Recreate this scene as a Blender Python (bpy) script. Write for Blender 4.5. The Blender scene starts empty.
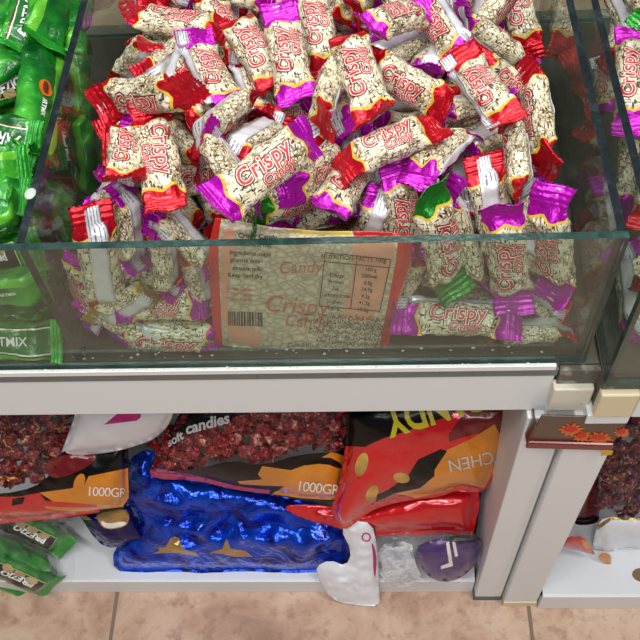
import bpy, bmesh, math, random
from mathutils import Vector, Matrix, noise
from mathutils.geometry import delaunay_2d_cdt
import numpy as np
random.seed(7)
SC = bpy.context.scene
COL = SC.collection
PI = math.pi

# ------------------------------------------------------------------ camera
def nrm(v): return np.array(v, float) / np.linalg.norm(v)
VD, VY = (375, 935), (345, -982)
FPX = math.sqrt(-((VY[0]-320)*(VD[0]-320) + (320-VY[1])*(320-VD[1])))
_Z = -nrm((VD[0]-320, 320-VD[1], -FPX)); _Y = nrm((VY[0]-320, 320-VY[1], -FPX)); _X = np.cross(_Y, _Z)
RW = np.array([_X, _Y, _Z])                      # world = RW @ camera vector
CAM = np.array([0.0, -0.38, 1.2])
cd = bpy.data.cameras.new('camera'); cam = bpy.data.objects.new('camera', cd); COL.objects.link(cam)
cd.sensor_width = 36; cd.lens = FPX/640*36; cd.clip_start = 0.01
M = Matrix([list(RW[i]) + [CAM[i]] for i in range(3)] + [[0, 0, 0, 1]])
cam.matrix_world = M
SC.camera = cam

def ray(px, py): return RW @ np.array([px-320, 320-py, -FPX])
def atY(px, py, Y):
    d = ray(px, py); t = (Y-CAM[1])/d[1]; return Vector(CAM + t*d)
def atZ(px, py, Z):
    d = ray(px, py); t = (Z-CAM[2])/d[2]; return Vector(CAM + t*d)

# ------------------------------------------------------------------ helpers
def tag(o, label=None, cat=None, group=None, kind=None):
    if label: o['label'] = label
    if cat: o['category'] = cat
    if group: o['group'] = group
    if kind: o['kind'] = kind
    return o
def empty(name, loc=(0, 0, 0)):
    o = bpy.data.objects.new(name, None); COL.objects.link(o); o.location = loc
    o.empty_display_size = 0.02; return o
def link(name, me, parent=None):
    o = bpy.data.objects.new(name, me); COL.objects.link(o)
    if parent: o.parent = parent
    return o
def mesh_from(name, verts, faces, mats, fm=None, smooth=True, uvs=None):
    me = bpy.data.meshes.new(name)
    me.from_pydata([tuple(v) for v in verts], [], faces)
    for m in mats: me.materials.append(m)
    if fm:
        for p, i in zip(me.polygons, fm): p.material_index = i
    for p in me.polygons: p.use_smooth = smooth
    if uvs:
        uv = me.uv_layers.new(name='UVMap')
        for lp in me.loops: uv.data[lp.index].uv = uvs[lp.vertex_index]
    return me
def box_bm(bm, x0, x1, y0, y1, z0, z1, bev=0.0):
    r = bmesh.ops.create_cube(bm, size=1.0)
    vs = r['verts']
    for v in vs:
        v.co = Vector(((x0+x1)/2 + v.co.x*(x1-x0), (y0+y1)/2 + v.co.y*(y1-y0), (z0+z1)/2 + v.co.z*(z1-z0)))
    if bev:
        es = list({e for v in vs for e in v.link_edges})
        bmesh.ops.bevel(bm, geom=es, offset=bev, segments=2, affect='EDGES', profile=0.5)
def box(name, b, mat, parent=None, bev=0.001):
    bm = bmesh.new(); box_bm(bm, *b, bev=bev)
    me = bpy.data.meshes.new(name); bm.to_mesh(me); bm.free(); me.materials.append(mat)
    return link(name, me, parent)

# ------------------------------------------------------------------ materials
def srgb(r, g, b):
    f = lambda c: (c/255/12.92) if c/255 <= .04045 else ((c/255+.055)/1.055)**2.4
    return (f(r), f(g), f(b), 1)
class NT:
    def __init__(s, name):
        s.m = bpy.data.materials.new(name); s.m.use_nodes = True
        s.t = s.m.node_tree; s.n = s.t.nodes; s.n.clear()
        s.out = s.n.new('ShaderNodeOutputMaterial')
    def new(s, t, **k):
        n = s.n.new(t)
        for a, v in k.items():
            if a.startswith('i_'):
                n.inputs[a[2:].replace('_', ' ')].default_value = v
            else: setattr(n, a, v)
        return n
    def l(s, a, b): s.t.links.new(a, b)
    def math(s, op, a, b=None, c=None, clamp=False):
        n = s.n.new('ShaderNodeMath'); n.operation = op; n.use_clamp = clamp
        for i, v in enumerate((a, b, c)):
            if v is None: continue
            if isinstance(v, (int, float)): n.inputs[i].default_value = v
            else: s.l(v, n.inputs[i])
        return n.outputs[0]
    def mix(s, f, a, b):
        n = s.n.new('ShaderNodeMix'); n.data_type = 'RGBA'
        for i, v in ((0, f), (6, a), (7, b)):
            if isinstance(v, (int, float, tuple)): n.inputs[i].default_value = v
            else: s.l(v, n.inputs[i])
        return n.outputs[2]
    def bsdf(s, col, rough=.4, metal=0.0, bump=None, bstr=.3, bdist=.001, coat=0, spec=.5, trans=0, alpha=None):
        p = s.n.new('ShaderNodeBsdfPrincipled')
        if isinstance(col, tuple): p.inputs['Base Color'].default_value = col
        else: s.l(col, p.inputs['Base Color'])
        for k, v in (('Roughness', rough), ('Metallic', metal)):
            if isinstance(v, (int, float)): p.inputs[k].default_value = v
            else: s.l(v, p.inputs[k])
        p.inputs['Coat Weight'].default_value = coat
        p.inputs['Coat Roughness'].default_value = .12
        p.inputs['Specular IOR Level'].default_value = spec
        if alpha is not None:
            if isinstance(alpha, (int, float)): p.inputs['Alpha'].default_value = alpha
            else: s.l(alpha, p.inputs['Alpha'])
        if bump is not None:
            b = s.n.new('ShaderNodeBump'); b.inputs['Strength'].default_value = bstr; b.inputs['Distance'].default_value = bdist
            s.l(bump, b.inputs['Height']); s.l(b.outputs[0], p.inputs['Normal'])
        s.l(p.outputs[0], s.out.inputs[0]); return p
    def coord(s, kind='Object'):
        return s.n.new('ShaderNodeTexCoord').outputs[kind]
    def noise(s, vec, scale, detail=3, rough=.5, out=0, dist=0):
        n = s.n.new('ShaderNodeTexNoise'); n.inputs['Scale'].default_value = scale
        n.inputs['Detail'].default_value = detail; n.inputs['Roughness'].default_value = rough
        n.inputs['Distortion'].default_value = dist
        if vec is not None: s.l(vec, n.inputs['Vector'])
        return n.outputs[out]
    def ramp(s, f, stops):
        n = s.n.new('ShaderNodeValToRGB'); e = n.color_ramp.elements
        while len(e) > 1: e.remove(e[-1])
        e[0].position, e[0].color = stops[0][0], stops[0][1]
        for p, c in stops[1:]:
            q = e.new(p); q.color = c
        s.l(f, n.inputs[0]); return n.outputs[0]
    def vor(s, vec, scale, feat='F1', rnd=1.0):
        n = s.n.new('ShaderNodeTexVoronoi'); n.feature = feat; n.inputs['Scale'].default_value = scale
        n.inputs['Randomness'].default_value = rnd
        s.l(vec, n.inputs['Vector']); return n

def mapping(N, vec, scale=(1, 1, 1), rot=(0, 0, 0), loc=None):
    m = N.n.new('ShaderNodeMapping'); m.inputs['Scale'].default_value = scale; m.inputs['Rotation'].default_value = rot
    if loc is not None: N.l(loc, m.inputs['Location'])
    N.l(vec, m.inputs['Vector']); return m.outputs[0]

def plain(name, rgb, rough=.4, metal=0, bumpscale=None, bstr=.3, bdist=.001, coat=0, var=0, dirt=None):
    N = NT(name); co = N.coord()
    col = srgb(*rgb)
    if var:
        f = N.noise(co, 30, 4)
        dark = srgb(*[int(c*(1-var)) for c in rgb])
        col = N.mix(N.ramp(f, [(.35, (0, 0, 0, 1)), (.65, (1, 1, 1, 1))]), dark, col)
    if dirt:
        f = N.noise(co, dirt[0], 6, .65)
        col = N.mix(N.ramp(f, [(dirt[1], (0, 0, 0, 1)), (dirt[1]+.1, (1, 1, 1, 1))]), col, srgb(*dirt[2]))
    b = N.noise(co, bumpscale, 3) if bumpscale else None
    N.bsdf(col, rough, metal, b, bstr, bdist, coat); return N.m

def foil(name, rgb, metal=.6, rough=.28, scale=120, bstr=.5):
    N = NT(name); co = N.coord()
    v = N.vor(mapping(N, co, (1, 1, 1)), scale, 'DISTANCE_TO_EDGE')
    n = N.noise(co, scale*.8, 2, .4, dist=1.2)
    h = N.math('ADD', v.outputs['Distance'], n)
    N.bsdf(srgb(*rgb), rough, metal, h, bstr, .002, coat=.3); return N.m

def candy_print(name, end_rgb, edge_rgb=(225, 190, 60)):
    """cream nut-and-sesame print, coloured wrapper ends"""
    N = NT(name)
    uv = N.coord('UV')
    oi = N.n.new('ShaderNodeObjectInfo').outputs['Random']
    cmb = N.n.new('ShaderNodeCombineXYZ'); N.l(N.math('MULTIPLY', oi, 7.0), cmb.inputs[0]); N.l(N.math('MULTIPLY', oi, 3.0), cmb.inputs[1])
    P = mapping(N, uv, (10.5, 8.0, 1), loc=cmb.outputs[0])     # centimetres
    nv = N.n.new('ShaderNodeTexNoise'); nv.inputs['Scale'].default_value = 1.3; N.l(P, nv.inputs['Vector'])
    add = N.n.new('ShaderNodeVectorMath'); add.operation = 'MULTIPLY_ADD'; N.l(nv.outputs['Color'], add.inputs[0])
    add.inputs[1].default_value = (.5, .5, 0); N.l(P, add.inputs[2]); PW = add.outputs[0]
    MP = mapping(N, PW, (1.0, 1.35, 1), (0, 0, .6))
    v1 = N.vor(MP, 2.3, 'DISTANCE_TO_EDGE'); vc = N.vor(MP, 2.3, 'F1')
    pm = N.ramp(N.noise(P, .55, 2), [(.44, (0, 0, 0, 1)), (.56, (1, 1, 1, 1))])
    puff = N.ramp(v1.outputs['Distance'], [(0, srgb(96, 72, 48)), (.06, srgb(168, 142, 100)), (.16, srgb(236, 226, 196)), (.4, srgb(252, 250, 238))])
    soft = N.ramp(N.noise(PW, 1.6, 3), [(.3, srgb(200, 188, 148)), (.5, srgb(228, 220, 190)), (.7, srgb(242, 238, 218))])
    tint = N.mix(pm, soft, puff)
    # dark sesame strokes
    s1 = N.vor(mapping(N, PW, (1.0, 4.2, 1), (0, 0, -.8)), 1.25, 'F1')
    s2 = N.vor(mapping(N, PW, (4.2, 1.0, 1), (0, 0, -.35)), 1.15, 'F1')
    s3 = N.vor(mapping(N, PW, (1.3, 3.2, 1), (0, 0, .5)), 1.2, 'F1')
    k1 = N.math('LESS_THAN', s1.outputs['Distance'], .27)
    k2 = N.math('LESS_THAN', s2.outputs['Distance'], .23)
    k3 = N.math('MULTIPLY', N.math('LESS_THAN', s3.outputs['Distance'], .24), .6)
    seed = N.math('MAXIMUM', N.math('MAXIMUM', k1, k2), k3)
    col = N.mix(seed, tint, srgb(50, 36, 24))
    sx = N.n.new('ShaderNodeSeparateXYZ'); N.l(uv, sx.inputs[0])
    a = N.math('ABSOLUTE', N.math('SUBTRACT', sx.outputs[0], .5))
    lobe = N.math('ABSOLUTE', N.math('SINE', N.math('MULTIPLY', sx.outputs[1], PI*4)))
    bd = N.math('ADD', N.math('MULTIPLY', lobe, -.035), .315)
    d = N.math('SUBTRACT', a, bd)
    col = N.mix(N.math('GREATER_THAN', d, -.016), col, srgb(*edge_rgb))
    endm = N.math('GREATER_THAN', d, 0)
    col = N.mix(endm, col, srgb(*end_rgb))
    metal = N.math('MULTIPLY', endm, .55)
    rough = N.math('SUBTRACT', .34, N.math('MULTIPLY', endm, .06))
    h = N.noise(P, 2.2, 3, .5, dist=1.0)
    N.bsdf(col, rough, metal, h, .45, .003, coat=.25); return N.m

def seam_mat():
    N = NT('silver_seam_film'); uv = N.coord('UV')
    sx = N.n.new('ShaderNodeSeparateXYZ'); N.l(uv, sx.inputs[0])
    st = N.math('LESS_THAN', N.math('FRACT', N.math('MULTIPLY', sx.outputs[1], 5.0)), .32)
    en = N.math('GREATER_THAN', N.math('ABSOLUTE', N.math('SUBTRACT', sx.outputs[0], .5)), .3)
    brk = N.math('GREATER_THAN', N.noise(mapping(N, uv, (60, 5, 1)), 1.0, 2), .42)
    f = N.math('MULTIPLY', N.math('MULTIPLY', st, en), brk)
    col = N.mix(f, srgb(226, 226, 232), srgb(118, 118, 130))
    h = N.noise(N.coord(), 250, 3)
    N.bsdf(col, .33, .25, h, .4, .001); return N.m

RGB = dict(red=(205, 14, 38), purple=(192, 16, 184), green=(30, 132, 34), gold=(176, 146, 56))
PRINT = {k: candy_print('candy_print_'+k, v) for k, v in RGB.items()}
FOIL = {k: foil('foil_'+k, v, .5, .3, 160) for k, v in RGB.items()}
SEAM = seam_mat()
LET_DARK = plain('letter_dark_red', (112, 34, 30), .4)
LET_WHITE = plain('letter_white', (244, 236, 224), .4)
LET_RED = plain('letter_red', (206, 40, 46), .35)

def pane_mat(name, tint, dust, dustcol):
    N = NT(name)
    tr = N.new('ShaderNodeBsdfTransparent'); tr.inputs[0].default_value = tint
    gl = N.new('ShaderNodeBsdfGlossy'); gl.inputs['Roughness'].default_value = .04; gl.inputs[0].default_value = (.9, .95, .92, 1)
    ge = N.n.new('ShaderNodeNewGeometry'); dp = N.n.new('ShaderNodeVectorMath'); dp.operation = 'DOT_PRODUCT'
    N.l(ge.outputs['Normal'], dp.inputs[0]); N.l(ge.outputs['Incoming'], dp.inputs[1])
    fr = N.math('MULTIPLY_ADD', N.math('POWER', N.math('SUBTRACT', 1.0, N.math('ABSOLUTE', dp.outputs['Value'])), 5.0), .96, .04)
    m1 = N.new('ShaderNodeMixShader'); N.l(fr, m1.inputs[0]); N.l(tr.outputs[0], m1.inputs[1]); N.l(gl.outputs[0], m1.inputs[2])
    df = N.new('ShaderNodeBsdfDiffuse'); df.inputs[0].default_value = dustcol
    co = N.coord()
    f = N.noise(mapping(N, co, (1, 1, .6)), 14, 6, .7)
    sp = N.math('GREATER_THAN', N.noise(co, 420, 2), .74)
    a = N.math('ADD', N.math('MULTIPLY', f, dust*1.7), N.math('MULTIPLY', sp, .25), clamp=True)
    m2 = N.new('ShaderNodeMixShader'); N.l(a, m2.inputs[0]); N.l(m1.outputs[0], m2.inputs[1]); N.l(df.outputs[0], m2.inputs[2])
    N.l(m2.outputs[0], N.out.inputs[0]); return N.m
GLASS = pane_mat('tank_glass', (.90, .945, .91, 1), .05, srgb(168, 172, 158))
def edge_mat(name, c):
    N = NT(name); co = N.coord()
    f = N.noise(co, 60, 5, .7)
    col = N.ramp(f, [(.3, srgb(*c[0])), (.55, srgb(*c[1])), (.78, srgb(*c[2]))])
    N.bsdf(col, .22, 0, N.noise(co, 300, 2), .2, .001, spec=.6); return N.m
EDGE = edge_mat('glass_cut_edge', ((20, 42, 40), (40, 72, 66), (84, 112, 104)))
EDGED = edge_mat('glass_cut_edge_dark', ((14, 20, 24), (28, 38, 42), (58, 72, 74)))

WHITE = plain('white_laminate', (224, 226, 227), .45, dirt=(9, .70, (186, 184, 178)), bumpscale=200, bstr=.05)
WHITEDECK = plain('white_deck', (216, 220, 226), .35)
ALU = plain('aluminium_strip', (236, 238, 240), .3, .2)
GREYST = plain('grey_channel', (112, 118, 118), .5, .2, dirt=(40, .6, (60, 56, 48)))
DIRTY = plain('dirty_shelf_top', (92, 90, 80), .6, 0, 150, .5, dirt=(60, .55, (150, 146, 134)))
CREAM = plain('cream_plastic', (216, 203, 168), .45, dirt=(30, .64, (150, 130, 92)))
CREAM2 = plain('pale_cream_plastic', (214, 209, 192), .45, dirt=(30, .62, (140, 130, 108)))
DARKFOOT = plain('grey_foot_plastic', (78, 90, 96), .5)
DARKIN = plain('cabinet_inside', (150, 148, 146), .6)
TRAYFLOOR = plain('tray_floor_board', (66, 60, 50), .5, dirt=(30, .6, (92, 84, 70)))

# ------------------------------------------------------------------ floor
def tile_mat():
    N = NT('stone_floor_tile'); co = N.coord()
    n1 = N.noise(co, 9, 8, .62, dist=.8); n2 = N.noise(co, 45, 6, .7)
    col = N.ramp(n1, [(.28, srgb(146, 112, 94)), (.45, srgb(184, 150, 128)), (.6, srgb(204, 176, 154)), (.75, srgb(178, 146, 128))])
    col = N.mix(N.ramp(n2, [(.52, (0, 0, 0, 1)), (.72, (.75, .75, .75, 1))]), col, srgb(136, 100, 80))
    N.bsdf(col, .42, 0, n2, .2, .002); return N.m
TILE = tile_mat(); GROUT = plain('grout', (122, 108, 94), .8)
fl = box('floor', (-2.2, 2.2, -2.0, 1.6, -.03, -.0015), GROUT, bev=0); tag(fl, kind='structure', label='brown stone tiled shop floor with grey grout')
bm = bmesh.new()
gx0, gx1 = -.344, .2095; ts = gx1-gx0
for i in range(-3, 4):
    for j in range(-4, 3):
        x0 = gx0 + i*ts; y0 = .02 + j*ts
        box_bm(bm, x0+.0022, x0+ts-.0022, y0+.0022, y0+ts-.0022, -.02, 0, bev=.0012)
me = bpy.data.meshes.new('floor_tiles'); bm.to_mesh(me); bm.free(); me.materials.append(TILE)
t = link('floor_tiles', me, fl)

# ------------------------------------------------------------------ cabinets
cabL = empty('display_cabinet', (-.2, .2, 0))
tag(cabL, 'white laminate shop cabinet whose open lower bay holds the big candy bags', 'cabinet')
def kid(name, b, mat, par, bev=.001):
    o = box(name, b, mat, par, bev); o.matrix_parent_inverse = Matrix.Translation(par.location).inverted(); return o
YB = -.003
zb0 = atY(300, 412.5, YB).z; zb1 = atY(300, 378, YB).z
xb1 = atY(549, 395, YB).x
ZG = .5820                                                 # underside of the tank
kid('top_beam', (-.75, xb1, YB, .02, zb0, zb1), WHITE, cabL, .0012)
kid('shelf_board', (-.75, .187, YB+.004, .45, zb0+.012, ZG-.003), DIRTY, cabL, .0006)
kid('grey_channel', (-.75, xb1+.001, YB-.001, .003, zb1+.0002, atY(300, 372.6, YB-.001).z), GREYST, cabL, .0004)
kid('metal_strip', (-.75, xb1-.002, YB-.002, -.0018, atY(300, 372.6, YB-.001).z+.0002, atY(300, 369.5, YB-.002).z), ALU, cabL, .0004)
kid('base_board', (-.75, .137, .0, .02, .0, .043), WHITE, cabL, .0012)
kid('deck_board', (-.75, .137, .003, .44, .03, .0445), WHITEDECK, cabL, .0005)
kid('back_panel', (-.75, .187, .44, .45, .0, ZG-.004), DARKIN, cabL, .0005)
kid('side_panel', (.141, .153, .004, .44, .0, zb0+.012), WHITE, cabL, .0005)
kid('side_panel', (-.75, -.74, .004, .44, .045, zb0+.012), WHITE, cabL, .0005)
PLY = -.010; PRY = -.018
kid('corner_post', (.1385, .1730, PLY, .006, .012, atY(570, 419.5, -.012).z-.0005), WHITE, cabL, .0018)
kid('post_foot', (.137, .1738, PLY-.001, .006, .0, .012), DARKFOOT, cabL, .001)
c1y = -.012
z0 = atY(575, 411, c1y).z; z1 = atY(575, 390, c1y).z
kid('end_cap', (atY(551, 400, c1y).x, atY(591, 400, c1y).x, c1y, c1y+.011, z0, z1), CREAM2, cabL, .0015)
kid('cap_bracket', (atY(546, 416, c1y).x, atY(584, 416, c1y).x, c1y+.002, .004, atY(570, 419.5, c1y).z, z0-.0003), WHITE, cabL, .0008)

cabR = empty('display_cabinet', (.5, .2, 0))
tag(cabR, 'neighbouring white shop cabinet at right with a yellowed cream end cap', 'cabinet')
c2y = -.024
z0r = atY(612, 417.5, c2y).z; z1r = atY(612, 396, c2y).z
x0r = atY(598, 405, c2y).x; x1r = atY(637, 405, c2y).x
kid('end_cap', (x0r, x1r, c2y, c2y+.009, z0r, z1r), CREAM, cabR, .0018)
kid('cap_bracket', (atY(587, 421, c2y).x, atY(630, 421, c2y).x, c2y+.002, .002, atY(612, 426, c2y).z, z0r-.0003), WHITE, cabR, .0008)
kid('top_beam', (x1r+.001, .75, -.022, .0, z0r-.004, z1r), WHITE, cabR, .0012)
kid('board_nose', (xb1+.002, .1885, c1y+.006, .0, zb0+.014, ZG-.0032), DIRTY, cabL, .0006)
kid('shelf_board', (x0r+.0006, .75, -.018, .45, z0r+.003, ZG-.003), DIRTY, cabR, .0006)
kid('corner_post', (.1755, .2180, PRY, .004, .016, z0r-.012), WHITE, cabR, .0018)
kid('post_foot', (.1750, .2188, PRY-.001, .004, .0, .016), CREAM, cabR, .001)
kid('base_board', (.2205, .75, -.022, .0, .0, .049), WHITE, cabR, .0012)
kid('deck_board', (.2205, .75, -.018, .44, .035, .0505), WHITEDECK, cabR, .0005)
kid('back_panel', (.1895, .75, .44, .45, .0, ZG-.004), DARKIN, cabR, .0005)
kid('side_panel', (.19, .20, .005, .44, .0, z0r-.014), WHITE, cabR, .0005)

# printed strip wrapped round the tops of the two posts
STRIPB = plain('strip_brown', (74, 52, 36), .3, coat=.4); STRIPR = plain('strip_burgundy', (112, 16, 26), .3, coat=.4)
LEAFO = plain('leaf_orange', (212, 104, 24), .4); LEAFR = plain('leaf_red', (190, 34, 26), .4); LEAFY = plain('leaf_gold', (206, 160, 40), .4)
sy = -.0205
def SP(px, py): return atY(px, py, sy)
zbl = SP(531, 447).z; ztp = SP(560, 421).z
X0, X1 = SP(529, 440).x, SP(614, 440).x
strip = empty('card_strip', ((X0+X1)/2, sy, zbl)); tag(strip, 'brown and burgundy printed card strip wrapped around the tops of the white posts', 'card strip')
kid('front_panel', (X0, X1, sy, sy+.0015, zbl+.010, ztp+.006), STRIPB, strip, .0003)
kid('side_flap', (X0-.0016, X0-.0001, sy, .004, zbl+.002, zb0-.001), STRIPB, strip, .0003)
kid('burgundy_rim', (X0-.002, X1+.001, sy-.003, sy+.0015, zbl-.002, zbl+.0098), STRIPR, strip, .002)
def poly_plate(name, pts, mat, par, dy=.0006):
    bm = bmesh.new(); vs = [bm.verts.new(p) for p in pts]; f = bm.faces.new(vs)
    r = bmesh.ops.extrude_face_region(bm, geom=[f])
    for e in r['geom']:
        if isinstance(e, bmesh.types.BMVert): e.co.y += dy
    bmesh.ops.recalc_face_normals(bm, faces=bm.faces)
    me = bpy.data.meshes.new(name); bm.to_mesh(me); bm.free(); me.materials.append(mat)
    o = link(name, me, par); o.matrix_parent_inverse = Matrix.Translation(par.location).inverted(); return o
def leaf(cx, cy, w, h, seed, mat, dyy):
    rr = random.Random(seed); n = 22; pts = []
    for i in range(n):
        a = 2*PI*i/n; k = (1.0 if i % 2 else .62)*rr.uniform(.85, 1.1)
        p = atY(cx+w*k*math.cos(a), cy+h*k*math.sin(a), sy-dyy); pts.append(p)
    poly_plate('leaf_print', pts, mat, strip, .0004)
for cx, cy, w, h, s in ((568, 431, 14, 7, 1), (580, 437, 10, 6, 5), (598, 438, 15, 6, 2), (620, 432, 9, 5, 3)):
    leaf(cx, cy, w, h, s, LEAFO, .0006); leaf(cx-1, cy-1, w*.6, h*.55, s+9, LEAFR, .0011)
poly_plate('gold_print', [atY(x, y, sy-.0036) for x, y in ((603, 450), (614, 450), (613, 454), (602, 455))], LEAFY, strip, .0004)

strip.rotation_euler.y = math.radians(4.5); strip.location.z += .001
# ------------------------------------------------------------------ glass tanks
ZT = .737; ZI = ZG
def pane(name, b, par, axis):
    """glass plate: broad faces glass, cut faces green; axis = thin axis"""
    bm = bmesh.new(); box_bm(bm, *b)
    bm.normal_update()
    for f in bm.faces:
        f.material_index = 0 if abs(f.normal[axis]) > .9 else 1
    me = bpy.data.meshes.new(name); bm.to_mesh(me); bm.free(); me.materials.append(GLASS); me.materials.append(EDGED if axis == 0 else EDGE)
    o = link(name, me, par); o.matrix_parent_inverse = Matrix.Translation(par.location).inverted(); return o
tk = empty('glass_tank', (-.1, .2, ZI)); tag(tk, 'open glass tank with a divider, filled with wrapped candies and green bars', 'glass tank')
XD0, XD1 = -.2385, -.2325; XE0, XE1 = .1675, .1735
pane('front_pane', (-.75, .1745, .0, .006, ZI, ZT), tk, 1)
pane('divider_pane', (XD0, XD1, .0062, .42, ZI+.0032, ZT-.001), tk, 0)
pane('end_pane', (XE0, XE1, .0062, .42, ZI+.0032, ZT), tk, 0)
pane('back_pane', (-.75, .1735, .4202, .426, ZI+.0032, ZT), tk, 1)
kid('bottom_board', (-.75, .1735, .0062, .42, ZI, ZI+.0030), TRAYFLOOR, tk, .0005)
bm = bmesh.new(); bmesh.ops.create_uvsphere(bm, u_segments=14, v_segments=8, radius=1)
p = atZ(30, 193, ZT)
for v in bm.verts: v.co = Vector((v.co.x*.0042+p.x, v.co.y*.0055+p.y, v.co.z*.0012+ZT-.0006))
me = bpy.data.meshes.new('glue_dot'); bm.to_mesh(me); bm.free(); me.materials.append(plain('glue_white', (190, 194, 194), .5))
o = link('glue_dot', me, tk); o.matrix_parent_inverse = Matrix.Translation(tk.location).inverted()
tk2 = empty('glass_tank', (.4, .2, ZI)); tag(tk2, 'second glass tank at the right edge, its cut corner above the cream cap', 'glass tank')
pane('front_pane', (.1865, .75, -.022, -.016, ZI, ZT), tk2, 1)
pane('end_pane', (.1875, .1935, -.0158, .42, ZI+.0032, ZT), tk2, 0)
pane('back_pane', (.1875, .75, .4202, .426, ZI+.0032, ZT), tk2, 1)
kid('bottom_board', (.1865, .75, -.0158, .42, ZI, ZI+.0030), TRAYFLOOR, tk2, .0005)

# ------------------------------------------------------------------ lettering
def text_bm(body, size, offset=0.0, shear=0.0, space=1.0):
    cu = bpy.data.curves.new('t', 'FONT'); cu.body = body; cu.size = size; cu.offset = offset; cu.shear = shear
    cu.align_x = 'CENTER'; cu.align_y = 'CENTER'; cu.space_character = space; cu.resolution_u = 3
    o = bpy.data.objects.new('t', cu); COL.objects.link(o)
    bpy.context.view_layer.update()
    me = bpy.data.meshes.new_from_object(o.evaluated_get(bpy.context.evaluated_depsgraph_get()))
    bm = bmesh.new(); bm.from_mesh(me)
    bpy.data.objects.remove(o); bpy.data.curves.remove(cu); bpy.data.meshes.remove(me)
    return bm
def cut_bm(bm, step, lo, hi, axis):
    a = lo
    while a < hi:
        co = [0, 0, 0]; no = [0, 0, 0]; co[axis] = a; no[axis] = 1
        bmesh.ops.bisect_plane(bm, geom=bm.verts[:]+bm.edges[:]+bm.faces[:], plane_co=co, plane_no=no)
        a += step

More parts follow.
